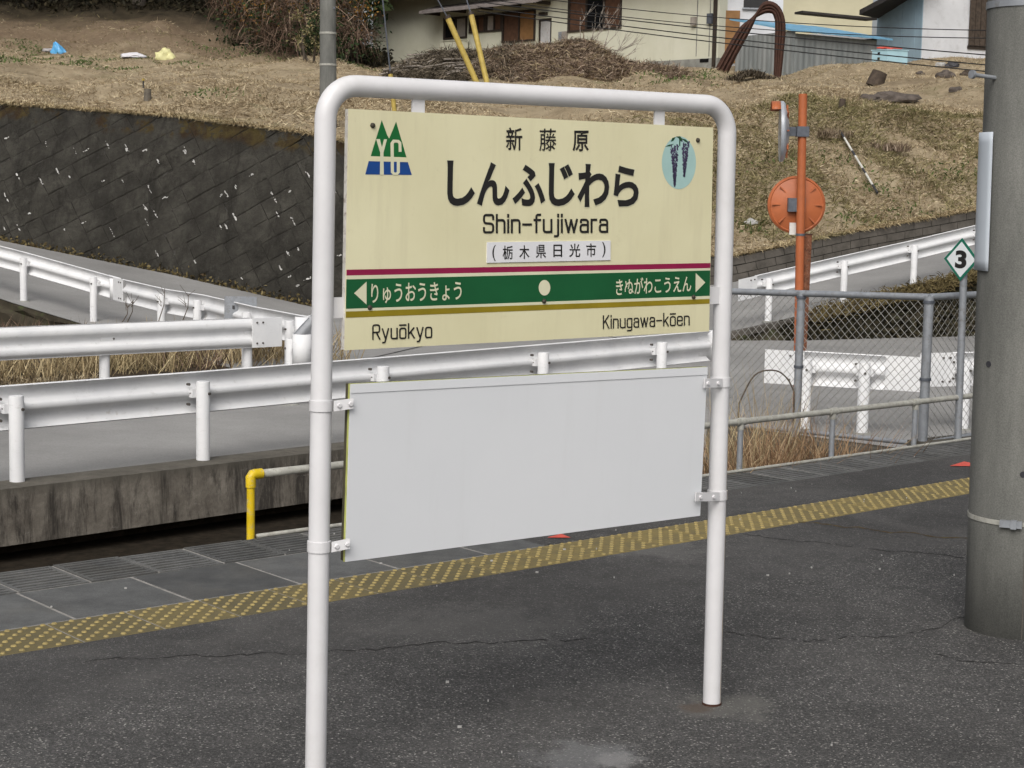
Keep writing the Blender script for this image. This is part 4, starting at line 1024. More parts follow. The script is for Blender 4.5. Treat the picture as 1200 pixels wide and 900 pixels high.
    def strokes(body, x0, x1, yl, yr, cap_h, th):
        adv = 0.0; place = []
        for ch in body: place.append(adv); adv += GL[ch][0] + 0.24
        tot = adv - 0.24; sx = (x1 - x0) / tot
        for ch, off in zip(body, place):
            m = MB(); z = FRONT + 0.0015
            for pl in GL[ch][1]:
                pts = []
                for q in rounded(pl):
                    x = x0 + (off + q[0]) * sx; pts.append(np.array([x, yl + (yr - yl) * (x - x0) / (x1 - x0) - q[1] * cap_h]))
                pts = [q for i, q in enumerate(pts) if i == 0 or np.linalg.norm(q - pts[i - 1]) > 0.02]
                Lp, Rp = [], []
                for i, q in enumerate(pts):
                    t = pts[min(i + 1, len(pts) - 1)] - pts[max(i - 1, 0)]; t /= np.linalg.norm(t); e = t * th * 0.45 * ((i == len(pts) - 1) - (i == 0)); nn = np.array([-t[1] * 0.9, t[0]]) * th / 2
                    Lp.append(onsign(*(q + e + nn), z)); Rp.append(onsign(*(q + e - nn), z))
                m.sheet([Lp, Rp]); z += 0.00012
            m.build('lettering', 'ink', nb_)
    kanji = [('新', bx(593, 612, 149.3, 176.3), 0.010), ('藤', bx(632, 652, 150.6, 177), 0.004), ('原', bx(671, 690, 153, 177.3), 0.016)]
    letter('lettering', kanji, 'ink', lift=2.4)
    title = [('し', bx(524, 556.5, 188, 241.3), 0.030), ('ん', bx(559, 597, 190, 241.3), 0.028), ('ふ', bx(600.5, 639, 193, 241.5), 0.030), ('じ', bx(643, 673.5, 191, 241.5), 0.030), ('わ', bx(676.7, 714, 192, 242.6), 0.028), ('ら', bx(719, 748.5, 194, 242), 0.030)]
    letter('lettering', halo(title), 'pale_print', lift=1.2)
    letter('lettering', title, 'ink', lift=2.4)
    for body, x0, x1, yl, yr, cap_h, th in (('Shin-fujiwara', 567.2, 711.6, 272.2, 271.6, 20.2, 2.7),):
        strokes(body, x0, x1, yl, yr, cap_h, th)
    letter('lettering', [('(', bx(577, 581, 287, 306), 0.006), ('栃', bx(589, 601, 287.8, 304.2), 0.012), ('木', bx(608.6, 620.4, 287.4, 303.5), 0.014), ('県', bx(628, 640, 286.8, 302.5), 0.010), ('日', bx(648.5, 658.8, 286.6, 301.3), 0.014), ('光', bx(667, 680, 285.6, 301.3), 0.014), ('市', bx(687, 698.5, 285.2, 301), 0.014), (')', bx(705.6, 709.6, 283.6, 301.5), 0.006)], 'ink', wp, lift=6)
    letter('lettering', [('りゅうおうきょう', (435, 332.5, 541, 329.8, 356.0, 351.8), 0.010)], 'pale_print', lift=2.4)
    letter('lettering', [('きぬがわこうえん', (721.8, 326.5, 810, 322.5, 346.0, 341.6), 0.010)], 'pale_print', lift=2.4)
    strokes('Ryuōkyo', 437.0, 505.8, 397.6, 395.2, 16.6, 1.9)
    strokes('Kinugawa-kōen', 707.2, 807.6, 384.8, 380.6, 14.6, 1.6)
    for x, y in ((436.5, 147), (817.5, 164.3), (433, 360.3), (637.2, 353), (812.3, 348)):
        c = onsign(x, y, FRONT); m = MB(); m.tube([c, c + SN * 0.004, c + SN * 0.007], [0.0068, 0.0062, 0.003], 10); m.build('screw', 'rust_screw', nb_)
    # hanger tabs and side brackets
    for x, y in ((490, 120.5), (772.5, 138)):
        c = onsign(x, y, 0.004); m = MB(); m.box(c, (0.037 if x < 600 else 0.036, 0.006, 0.05), (SD, SN, UP)); m.build('hanger_tab', 'white_pipe', g)
    c = (onsign(386, 361.5, 0.008) + onsign(407, 359.5, 0.008)) / 2; m = MB(); m.box(c, (0.056, 0.008, 0.051), (SD, SN, UP)); m.build('side_bracket', 'white_pipe', g)
    c = (onsign(829, 346.5, 0.008) + onsign(846, 345.5, 0.008)) / 2; m = MB(); m.box(c, (0.07, 0.008, 0.050), (SD, SN, UP)); m.build('side_bracket', 'white_pipe', g)
    # ---- blank board
    f2 = 0.036
    tp = [onsign(411, 450.2, f2), onsign(829, 430.2, f2)]; bo = [onsign(820.5, 604.3, f2 - 0.012), onsign(404.8, 658.5, f2 - 0.012)]
    qq = tp + bo
    m = MB(); m.prism(qq, -SN * 0.003); ib = m.build('blank_board', 'blank_white', g); ib['label'] = 'blank white notice board without any print'
    strip = [qq[0] + SN * 0.0006, qq[1] + SN * 0.0006, qq[1] + (qq[2] - qq[1]) * 0.05 + SN * 0.0012, qq[0] + (qq[3] - qq[0]) * 0.05 + SN * 0.0012]
    m = MB(); m.prism(strip, SN * 0.0008); m.build('top_strip', 'blank_white', ib)
    mid = np.mean(qq, axis=0); sc_ = lambda k, o_: [mid + (c - mid) * k + SN * o_ for c in qq]
    m = MB(); m.prism(sc_(1.0025, -0.0035), -SN * 0.006); m.build('lime_core', 'lime_edge', ib)
    m = MB(); m.prism(sc_(0.998, -0.010), -SN * 0.016); m.build('backing_panel', 'board_back', ib)
    for (x0, y0, x1, y1) in ((376, 475, 413, 472.5), (373, 640, 409, 636.5), (848, 447, 824, 449), (842, 579.5, 814, 582)):
        ax = onsign(x0, y0, 0.0); en = onsign(x1, y1, f2 + 0.006)
        # band round the post
        lb, lt = (Lb, tl) if x0 < 600 else (Rb, tr)
        t = (ax[2] - lb[2]) / (lt[2] - lb[2]); axp = lb + (lt - lb) * t; ud = (lt - lb) / np.linalg.norm(lt - lb)
        m = MB(); m.tube([axp - ud * 0.0135, axp + ud * 0.0135], 0.0298, 24); bd = m.build('clamp_band', 'white_pipe', g, auto=50)
        sgn = 1 if x0 < 600 else -1
        st = axp + SD * sgn * 0.020 + SN * 0.024; d = en - st; L = np.linalg.norm(d); d /= L; sn_ = np.cross(d, ud); sn_ /= np.linalg.norm(sn_)
        m = MB(); m.box((st + en) / 2 + SN * 0.004, (L, 0.004, 0.026), (d, sn_, ud)); m.build('clamp_strap', 'white_pipe', bd)
        for fr_ in (0.25, 0.82):
            c = st + d * L * fr_ + SN * 0.006; m = MB(); m.tube([c, c + SN * 0.006], [0.0062, 0.005], 8); m.build('clamp_bolt', 'white_pipe', bd)
station_sign()

# ------------------------------------------------------------------ concrete pole on the right with its curved plate
def concrete_pole():
    base = np.array([1.806, 6.12, 0.0]); R0 = 0.168; lean = np.array([-0.018, 0.004, 1.0])
    g = thing('concrete_pole', 'thick grey concrete pole at the right edge of the platform', 'pole', base)
    m = MB(); zs = np.linspace(-0.1, 8.5, 18)
    m.tube([base + lean * z for z in zs], [R0 - max(0, z) / 150 for z in zs], 48); sh = m.build('shaft', 'pole_concrete', g, smooth=True)
    def at(px, py, extra=0.0):      # point of the shaft seen at a pixel
        z = D(px, py, 6.0)[2]; c = base + lean * z; r_ = R0 - z / 150 + extra
        d = ray(px, py); d2 = d[:2] / np.linalg.norm(d[:2]); o = CAM[:2] - c[:2]
        b = np.dot(o, d2); disc = max(0, b * b - (np.dot(o, o) - r_ * r_)); t = -b - math.sqrt(disc)
        q = CAM[:2] + d2 * t; return np.array([q[0], q[1], z]), np.array([q[0] - c[0], q[1] - c[1], 0]) / r_
    # steel band with buckle
    q, n = at(1185, 612); z = q[2]; c = base + lean * z
    m = MB(); m.tube([c - UP * 0.008, c + UP * 0.008], R0 - z / 150 + 0.003, 48); bd = m.build('steel_band', 'rail_pipe', g, auto=50)
    t = np.array([-n[1], n[0], 0]); m = MB(); m.box(q + n * 0.008, (0.075, 0.016, 0.024), (t, n, UP)); m.box(q + n * 0.012 + t * 0.01, (0.02, 0.02, 0.03), (t, n, UP)); m.build('buckle', 'galv', bd)
    q, n = at(1190, 2); z = q[2]; c = base + lean * z
    m = MB(); m.tube([c - UP * 0.012, c + UP * 0.012], R0 - z / 150 + 0.004, 48); m.build('steel_band', 'galv', g, auto=50)
    # step bolt
    q, n = at(1166, 90); e = D(1141, 87.5, q[1] - 0.05)
    m = MB(); m.tube([q - n * 0.01, q + (e - q) * 0.9, e], [0.0075, 0.007, 0.007], 10); m.tube([e, e + (e - q) * 0.12], 0.0145, 12); m.build('step_bolt', 'galv', g, auto=50)
    # plugged hole
    for x, y in ((1158.5, 428), (1199, 554)):
        q, n = at(x, y); m = MB(); m.tube([q - n * 0.002, q + n * 0.0015], 0.011, 14); m.build('bolt_hole', 'stripe_black', g)
    # moulding seam
    m = MB(); L = []; Rr = []
    for z in np.linspace(0.0, 8.4, 40):
        c = base + lean * z; r_ = R0 - z / 150 + 0.0008; a = math.radians(-96)
        L.append(c + r_ * np.array([math.cos(a), math.sin(a), 0])); Rr.append(c + r_ * np.array([math.cos(a + 0.018), math.sin(a + 0.018), 0]))
    m.sheet([L, Rr]); m.build('mould_seam', 'block_concrete', g)
    # pale curved plate wrapped on the far-left side
    zt, zb = D(1155, 155, 6.1)[2], D(1155, 317, 6.1)[2]
    m = MB(); rows = []
    for z in np.linspace(zb, zt, 14):
        c = base + lean * z; r_ = R0 - z / 150 + 0.012; row = []
        for a in np.linspace(math.radians(125), math.radians(208), 14):
            row.append(c + r_ * np.array([math.cos(a), math.sin(a), 0]))
        rows.append(row)
    m.sheet(rows); o = m.build('plate', 'plate_blue', origin=base + UP * zb, smooth=True); tag(o, 'pale blue-grey curved plate wrapped on the concrete pole', 'plate')
    sm = o.modifiers.new('thickness', 'SOLIDIFY'); sm.thickness = 0.004
concrete_pole()

# ------------------------------------------------------------------ stop marker with number 3
def stop_marker():
    b = np.array([2.806, 10.88, 0.0]); top = D(1130, 304, 10.88)
    g = thing('stop_marker', 'green-edged white diamond marker reading 3 on a steel post', 'sign', b - UP * 0.12)
    m = MB(); m.tube([b - UP * 0.12, b + (top - b) * 0.98], 0.0225, 14); m.build('post', 'galv', g, auto=50)
    n = np.array([-0.80, -0.60, 0]); n /= np.linalg.norm(n); t = np.array([-n[1], n[0], 0]); t = t if t[0] > 0 else -t
    c = top + n * 0.028; h = 0.133
    sq = lambda k, o_: [c + n * o_ + t * h * k, c + n * o_ + UP * h * k, c + n * o_ - t * h * k, c + n * o_ - UP * h * k]
    m = MB(); m.prism(sq(1.0, 0), n * 0.003); pl = m.build('plate', 'sign_green', g)
    m = MB(); m.prism(sq(0.83, 0.0035), n * 0.0006); m.build('face', 'sign_face', pl)
    cu = bpy.data.curves.new('tmp', 'FONT'); cu.body = '3'; cu.offset = 0.045; o = bpy.data.objects.new('tmp', cu); COL.objects.link(o)
    me = bpy.data.meshes.new_from_object(o.evaluated_get(bpy.context.evaluated_depsgraph_get()))
    co = np.array([v.co[:] for v in me.vertices]); mn, mx = co.min(0), co.max(0)
    vs = [c + n * 0.0048 + t * ((v[0] - mn[0]) / (mx[0] - mn[0]) - 0.5) * 0.088 + UP * ((v[1] - mn[1]) / (mx[1] - mn[1]) - 0.5) * 0.112 for v in co]
    fs = [tuple(p_.vertices) for p_ in me.polygons]; bpy.data.objects.remove(o); bpy.data.curves.remove(cu); bpy.data.meshes.remove(me)
    m = MB(); m.add(vs, fs); m.build('numeral', 'ink', pl)
    for z in (0.05, -0.05):
        m = MB(); m.box(top + n * 0.014 + UP * z, (0.06, 0.03, 0.014), (t, n, UP)); m.build('clamp', 'galv', g)
stop_marker()

# ------------------------------------------------------------------ traffic mirror
def traffic_mirror():
    dep = 17.6
    b = D(935, 462, dep); b[2] = ZR; tp = D(941, 110, dep)
    g = thing('traffic_mirror', 'orange traffic mirror pole with a round mirror seen from behind', 'mirror', b)
    ax = (tp - b) / (tp[2] - b[2])
    m = MB(); m.tube([b - UP * 0.05, tp], 0.043, 18); m.build('pole', 'orange', g, auto=50)
    def dish(c, n, R, rim, name):
        n = np.asarray(n, float) / np.linalg.norm(n); t = np.cross(UP, n); t /= np.linalg.norm(t); u = np.cross(n, t)
        m = MB(); N = 40; vs = []; prof = [(1.0, -0.03), (1.0, 0.0), (0.93, 0.018), (0.90, 0.012), (0.55, 0.05), (0.2, 0.062)]
        for k, off in prof: vs += [c + n * off + (t * math.cos(a) + u * math.sin(a)) * R * k for a in np.linspace(0, 2 * math.pi, N, endpoint=False)]
        fs = [(r_ * N + k, r_ * N + (k + 1) % N, (r_ + 1) * N + (k + 1) % N, (r_ + 1) * N + k) for r_ in range(len(prof) - 1) for k in range(N)] + [tuple(range((len(prof) - 1) * N, len(prof) * N))]
        m.add(vs, fs); o = m.build(name, 'orange', g, auto=35)
        m = MB()
        vs = [c - n * 0.028 + (t * math.cos(a) + u * math.sin(a)) * R * 0.97 for a in np.linspace(0, 2 * math.pi, N, endpoint=False)]; m.add(vs, [tuple(range(N))]); m.build('mirror_face', 'mirror_grey', o)
        for a in np.linspace(0, 2 * math.pi, 8, endpoint=False):
            d = t * math.cos(a) + u * math.sin(a); s_ = np.cross(n, d)
            m = MB(); m.box(c + d * R * 0.62 + n * 0.040, (R * 0.5, 0.012, 0.018), (d, s_, n)); m.build('rib', 'orange', o)
        return o, n, t, u
    c1 = D(933.5, 240, dep + 0.12); back = np.array([0.02, -1, 0.03])
    o, n, t, u = dish(c1, back, 0.292, 0, 'mirror')
    m = MB(); m.box(D(929, 268, dep + 0.12) + n * 0.05 + t * 0.0 - u * 0.0, (0.085, 0.004, 0.12), (t, n, u)); m.build('sticker', 'sticker', o)
    pp = b + ax * (c1[2] - b[2])
    m = MB(); m.box((pp + c1) / 2 + np.array([-0.03, 0.0, 0]), (0.17, 0.14, 0.135)); m.build('bracket', 'grey_steel', g)
    # second mirror seen edge on
    c2 = D(917.5, 154, dep + 0.05)
    n2 = np.array([0.998, -0.10, 0.02])
    o2, n, t, u = dish(c2, n2, 0.30, 0, 'mirror')
    for q in o2.data.polygons: pass
    o2.data.materials[0] = MAT['mirror_grey']
    m = MB(); N = 9; rows = []
    for off in (-0.03, -0.12): rows.append([c2 + n * off + (t * math.cos(a) + u * math.sin(a)) * 0.30 for a in np.linspace(math.radians(45), math.radians(135), N)])
    m.sheet(rows); v_ = m.build('visor', 'orange', o2, smooth=True); sm = v_.modifiers.new('t', 'SOLIDIFY'); sm.thickness = 0.004
    pp = b + ax * (c2[2] - b[2]); m = MB(); m.box((pp + c2) / 2 + UP * 0.0, (abs(pp[0] - c2[0]) + 0.06, 0.05, 0.09)); m.build('bracket', 'grey_steel', g)
    m = MB(); m.box(pp, (0.12, 0.12, 0.10)); m.build('clamp', 'grey_steel', g)
    z = D(937, 275, dep)[2]; pp = b + ax * (z - b[2]); m = MB(); m.tube([pp - UP * 0.012, pp + UP * 0.012], 0.047, 18); m.build('clamp', 'grey_steel', g, auto=50)
    # old rusty stub post tied beside it
    q0 = D(936.0, 470, dep + 0.06); q0[2] = ZR; q1 = D(945.5, 275, dep + 0.06)
    h = thing('rusty_post', 'rusty square steel post standing right beside the orange mirror pole', 'post', q0)
    m = MB(); dz = q1 - q0; m.prism([q0 + np.array([-0.045, -0.045, 0]), q0 + np.array([0.045, -0.045, 0]), q0 + np.array([0.045, 0.045, 0]), q0 + np.array([-0.045, 0.045, 0])], dz); m.build('shaft', 'rust', h)
    m = MB(); m.box(q1 + UP * 0.004, (0.098, 0.098, 0.012)); m.build('cap', 'rust_pipe', h)
traffic_mirror()

# ------------------------------------------------------------------ background utility pole, guy wires, overhead wires
def utility_pole():
    b = np.array([0, 0, 0.0]); q = D(384.5, 168, 34.2); z0 = float(ground_z(q[0], q[1])); b = np.array([q[0], q[1], z0])
    t = D(384, 0, 34.2); d = (t - q); d = d / d[2]
    g = thing('utility_pole', 'slim grey concrete utility pole behind the left end of the sign', 'pole', b)
    m = MB(); zs = np.linspace(-0.1, 9, 12); m.tube([b + d * z for z in zs], [0.168 - max(0, z) / 150 for z in zs], 24); m.build('shaft', 'pole_concrete', g, smooth=True)
    for py in (39, 76):
        z = D(384, py, 34.2)[2] - z0; c = b + d * z; m = MB(); m.tube([c - UP * 0.02, c + UP * 0.02], 0.168 - z / 150 + 0.008, 24); m.build('band', 'rail_pipe', g, auto=50)
    m = MB(); c = b + d * (D(391, 10, 34.2)[2] - z0); m.box(c + np.array([0.13, -0.08, 0]), (0.03, 0.05, 0.04)); m.build('bolt', 'grey_steel', g)
utility_pole()
def guy(label, lo, hi, far, dep, dep_top, r_=0.075):
    b = D(*lo, dep); b[2] = float(ground_z(b[0], b[1])) - 0.02; t = D(*hi, dep_top); e = D(*far, dep_top + (dep_top - dep) * 0.5)
    g = thing('guy_wire', label, 'guy wire', b, 'yellow guy wire covers')
    m = MB(); m.tube([b, t], r_, 12); co = m.build('cover', 'guy_yellow', g, auto=50)
    m = MB(); m.tube([t - (t - b) * 0.012, t + (t - b) / np.linalg.norm(t - b) * 0.05], r_ * 1.12, 12); m.build('collar', 'dark_frame', co, auto=50)
    m = MB(); m.tube([t, e], 0.018, 6); m.build('wire', 'grey_steel', g)
guy('leftmost of two slanting yellow guy wire covers before the house', (571, 101), (524.5, 20.5), (513, 0), 47.5, 47.5, 0.078)
guy('rightmost of two slanting yellow guy wire covers before the house', (577, 102), (552, 16.5), (547, 0), 47.5, 48, 0.075)
guy('yellow guy wire cover standing low behind the top left of the sign', (463, 128), (457.5, 86), (448.5, 0), 39, 39, 0.052)
def wire(label, pts, r_=0.022):
    pts = [D(*q) for q in pts]; path = []
    for t in np.linspace(0, 1, 30):
        path.append((1 - t) ** 2 * pts[0] + 2 * t * (1 - t) * pts[1] + t * t * pts[2])
    m = MB(); m.tube(path, r_, 6); o = m.build('overhead_wire', 'cable', origin=path[0], smooth=True)
    tag(o, label, 'wire', 'overhead wires before the houses')
wire('topmost black overhead wire crossing before the house', [(560, -12, 62), (860, 33, 56), (1190, 36, 50)], 0.015)
wire('second black overhead wire from the top before the house', [(560, -3, 62), (860, 44, 56), (1190, 45, 50)], 0.015)
wire('third black overhead wire down, just above the shed roof', [(560, 2, 62), (860, 41, 56), (1200, 68, 50)], 0.019)
wire('fourth black overhead wire down, passing the rusty pipe arch', [(560, 8, 62), (860, 50, 56), (1200, 80, 50)], 0.019)
wire('lowest black overhead wire crossing in front of the grey shed', [(560, 13, 62), (860, 56, 56), (1200, 88, 50)], 0.019)

# ------------------------------------------------------------------ buildings on the hill
HA = np.array([SY, -CY, 0.0]); HN = np.array([-CY, -SY, 0.0])          # facade direction (towards us to the right) and its normal
def facade_rect(O, x0, y0, x1, y1, n=None):    # pixel rectangle -> (s0, s1, z0, z1) on a facade plane
    n = HN if n is None else n
    a = hit(x0, (y0 + y1) / 2, O, n); b = hit(x1, (y0 + y1) / 2, O, n); xm = (x0 + x1) / 2
    t = hit(xm, y0, O, n); l = hit(xm, y1, O, n); d = np.array([-n[1], n[0], 0]); d = d if d[0] > 0 else -d
    return float(np.dot(a - O, d)), float(np.dot(b - O, d)), float(l[2]), float(t[2])
def house():
    O = D(637, 70, 85.0)
    g = thing('house', 'pale cream house with brown windows at the top of the field', 'house', O)
    def fbox(name, mat, s0, s1, z0, z1, n0, n1, par=g):
        m = MB(); c = O * [1, 1, 0] + HA * (s0 + s1) / 2 + HN * (n0 + n1) / 2 + UP * (z0 + z1) / 2
        m.box(c, (abs(s1 - s0), abs(n1 - n0), abs(z1 - z0)), (HA, HN, UP)); return m.build(name, mat, par)
    sl = facade_rect(O, 437, 40, 440, 60)[0]; sr = facade_rect(O, 840, 40, 842, 60)[1]
    zb = 6.2; zf = hit(842, 67.5, O, HN)[2]; ztop = 12.6
    # walls: openings cut by building the wall as panels around door and windows
    rects = {'W1': (521, 21.7, 547, 44), 'W2': (551, 20, 568, 37), 'W3': (570, 17.5, 588, 35.5), 'W4': (589.5, 14.2, 627, 47.5), 'D': (630, 21.5, 646, 69.5), 'W5': (667, -6, 728, 34)}
    R = {k: facade_rect(O, *v) for k, v in rects.items()}
    seg = sorted((v[0], v[1], v[2], v[3]) for v in R.values()); cur = sl
    zlow = 7.1
    for s0, s1, z0, z1 in seg:
        if s0 - cur > 0.02: fbox('wall', 'house_wall', cur, s0 - 0.002, zf, ztop, 0, -0.25)
        fbox('wall', 'house_wall', s0, s1, zf, z0, 0, -0.25) if z0 > zf + 0.05 else None
        fbox('wall', 'house_wall', s0, s1, z1, ztop, 0, -0.25); cur = s1 + 0.002
    fbox('wall', 'house_wall', cur, sr, zf, ztop, 0, -0.25)
    fbox('wall', 'house_wall', sl, sl + 0.25, zf, ztop, -0.252, -3); fbox('wall', 'house_wall', sr - 0.25, sr, zf, ztop, -0.252, -3); fbox('wall', 'house_wall', sl, sr, zf, ztop, -3.002, -3.25)
    fbox('foundation', 'foundation', sl - 0.01, sr + 0.01, zb, zf - 0.005, 0.03, -3.2)
    fbox('floor_inside', 'dark_frame', sl + 0.26, sr - 0.26, zf - 0.004, zf + 0.05, -0.26, -2.95)
    def window(k, panes):
        s0, s1, z0, z1 = R[k]; f = 0.09
        fr = fbox('window', 'dark_frame', s0 - 0.05, s1 + 0.05, z0 - 0.07, z0 + 0.02, 0.06, -0.1)
        for a in ((s0 - 0.05, s1 + 0.05, z1 - 0.02, z1 + 0.07), (s0 - 0.05, s0 + f - 0.03, z0 + 0.022, z1 - 0.022), (s1 - f + 0.03, s1 + 0.05, z0 + 0.022, z1 - 0.022)): fbox('frame', 'dark_frame', *a, 0.055, -0.1, fr)
        n_ = len(panes); wd = (s1 - s0) / n_
        for i, mt in enumerate(panes):
            fbox('pane', mt, s0 + i * wd + 0.04, s0 + (i + 1) * wd - 0.04, z0 + 0.025, z1 - 0.025, -0.03 - 0.02 * i, -0.06 - 0.02 * i, fr)
            if i: fbox('mullion', 'dark_frame', s0 + i * wd - 0.038, s0 + i * wd + 0.038, z0 + 0.024, z1 - 0.024, 0.03, -0.1, fr)
    window('W1', ['dark_glass', 'curtain']); window('W2', ['brown_wood', 'brown_wood']); window('W3', ['curtain', 'brown_wood']); window('W4', ['brown_wood', 'tan_wood'])
    window('W5', ['brown_wood', 'dark_glass', 'brown_wood'])
    s0, s1, z0, z1 = R['D']
    dr = fbox('door', 'dark_frame', s0 + 0.01, s1 - 0.01, z0 - 0.4, z1 - 0.01, -0.06, -0.12)
    fbox('door_glass', 'frosted', s0 + 0.18, s1 - 0.15, z0 + (z1 - z0) * 0.40, z1 - 0.14, -0.03, -0.055, dr)
    fbox('door_handle', 'galv', s1 - 0.12, s1 - 0.07, z0 + (z1 - z0) * 0.36, z0 + (z1 - z0) * 0.42, -0.02, -0.058, dr)
    # lean-to roof over the windows, and the main eave
    a = facade_rect(O, 502, 13, 640, 13); ze = hit(571, 7, O + HN * 1.0, HN)[2]
    s0 = facade_rect(O, 512, 10, 513, 12)[0]; s1 = facade_rect(O, 648, 2, 650, 4)[1]
    m = MB(); q = O * [1, 1, 0]
    prof = [(0.0, ze + 0.42), (1.15, ze + 0.06), (1.15, ze - 0.08), (0.0, ze + 0.28)]
    m.prism([q + HA * s0 + HN * n_ + UP * z for n_, z in prof], HA * (s1 - s0)); pr = m.build('porch_roof', 'roof_tile', g)
    for s_ in np.linspace(s0 + 0.3, s1 - 0.3, 5):
        m = MB(); m.box(q + HA * s_ + HN * 0.55 + UP * (ze - 0.02), (0.12, 1.0, 0.16), (HA, HN, UP)); m.build('rafter', 'dark_frame', pr)
    zev = hit(437, 7, O + HA * (sl), HN)[2]
    m = MB(); prof = [(1.3, zev), (1.3, zev + 0.2), (-1.6, zev + 1.6), (-4.5, zev + 0.2), (-4.5, zev), (-1.6, zev + 1.3)]
    m.prism([q + HA * (sl - 1.9) + HN * n_ + UP * z for n_, z in prof], HA * (sr - sl + 3.0)); m.build('roof', 'roof_tile', g)
    # vents, meters, boxes, pipes
    for r_ in ((738, 73, 746, 77), (821, 69, 831, 73)):
        s0, s1, z0, z1 = facade_rect(O, *r_); fbox('vent', 'dark_glass', s0, s1, z0, z1, 0.05, 0.02)
    for r_, mt in (((657, 37.5, 661, 58), 'galv'), ((661, 37, 665.5, 48), 'curtain'), ((812, 20, 817, 30), 'curtain'), ((831, 16, 836.5, 28), 'grey_steel'), ((634, 14.5, 642, 18), 'dark_frame')):
        s0, s1, z0, z1 = facade_rect(O, *r_); fbox('wall_box', mt, s0, s1, z0, z1, 0.16, 0.002)
    for x in (817, 832):
        s0, s1, z0, z1 = facade_rect(O, x - 0.4, -5, x + 0.4, 66); fbox('wall_seam', 'foundation', s0, s1, z0, z1, 0.02, 0.001)
    s0, s1, z0, z1 = facade_rect(O, 837.5, -8, 840.5, 70); fbox('downpipe', 'dark_frame', s0, s1, z0 - 0.3, z1, 0.12, 0.02)
    # unit boxes on the ground by the wall
    for r_, mt, lb, nm, ct in (((528, 49, 551, 66), 'house_wall', 'cream oil tank box against the house wall behind the brush pile', 'storage_box', 'box'), ((588, 58, 608, 74), 'dark_frame', 'dark outdoor unit beside the house door behind the brush pile', 'outdoor_unit', 'unit')):
        s0, s1, z0, z1 = facade_rect(O, *r_); z0 = 7.3
        m = MB(); c = O * [1, 1, 0] + HA * (s0 + s1) / 2 + HN * 0.4; m.box(c + UP * (z0 + z1) / 2, (s1 - s0, 0.5, z1 - z0), (HA, HN, UP)); m.box(c + UP * (z1 + 0.02), (s1 - s0 + 0.08, 0.58, 0.035), (HA, HN, UP))
        if mt == 'dark_frame':
            for k in range(3): m.box(c + HN * 0.26 + UP * (z1 - 0.12 - 0.13 * k), (s1 - s0 - 0.1, 0.02, 0.05), (HA, HN, UP))
        tag(m.build(nm, mt, origin=c + UP * z0), lb, ct)
house()

def simple_building(name, label, cat, dep, parts, loc_px):
    b = D(*loc_px, dep); g = thing(name, label, cat, b)
    return g, b
def corrugated(path_a, path_b, z0, z1, pitch=0.16, amp=0.02):
    a = np.asarray(path_a, float); b = np.asarray(path_b, float); L = np.linalg.norm((b - a)[:2]); d = (b - a) / L; n = np.array([d[1], -d[0], 0])
    k = int(L / pitch * 4); top = []; bot = []
    for i in range(k + 1):
        q = a + d * L * i / k + n * amp * (0, 1, 1, 0)[i % 4]; bot.append(q * [1, 1, 0] + UP * z0); top.append(q * [1, 1, 0] + UP * z1)
    m = MB(); m.sheet([bot, top]); return m
def shed():
    dep = 70.0
    c = D(930, 93, dep); l = D(861, 86, dep + 3.4); r_ = D(1026, 84, dep + 2.6)
    zb = 5.0; g = thing('shed', 'low grey corrugated shed with pale blue roof at the right of the field', 'shed', c)
    zt = D(930, 39, dep)[2]; ztb = zt + 0.80
    corrugated(l, c, zb, zt + 0.1, 0.30).build('side_wall', 'tin_grey', g); corrugated(c, r_, zb, zt, 0.30).build('front_wall', 'tin_grey', g)
    back = l + (r_ - c); corrugated(r_, back, zb, zt + 0.1, 0.3).build('side_wall', 'tin_grey', g); corrugated(back, l, zb, zt + 0.1, 0.3).build('back_wall', 'tin_grey', g)
    e = (r_ - c) / np.linalg.norm((r_ - c)); s_ = (l - c) / np.linalg.norm(l - c)
    f0 = c - e * 0.15 - s_ * 0.35; f1 = r_ + e * 0.6 - s_ * 0.35; b0 = l - e * 0.15 + s_ * 0.3; b1 = back + e * 0.6 + s_ * 0.3
    def z_(q, z): return np.array([q[0], q[1], z])
    zf = zt + 0.02
    m = MB(); n = 15
    for i in range(n):
        t0, t1 = i / n + 0.001, (i + 1) / n - 0.001
        a0, a1 = f0 + (f1 - f0) * t0, f0 + (f1 - f0) * t1; d0, d1 = b0 + (b1 - b0) * t0, b0 + (b1 - b0) * t1
        dz = 0.012 * (i % 2)
        mm = MB(); mm.prism([z_(a0, zf + dz), z_(a1, zf + dz), z_(d1, ztb + dz), z_(d0, ztb + dz)], UP * 0.07); mm.build('roof_sheet', 'blue_roof', g)
shed()
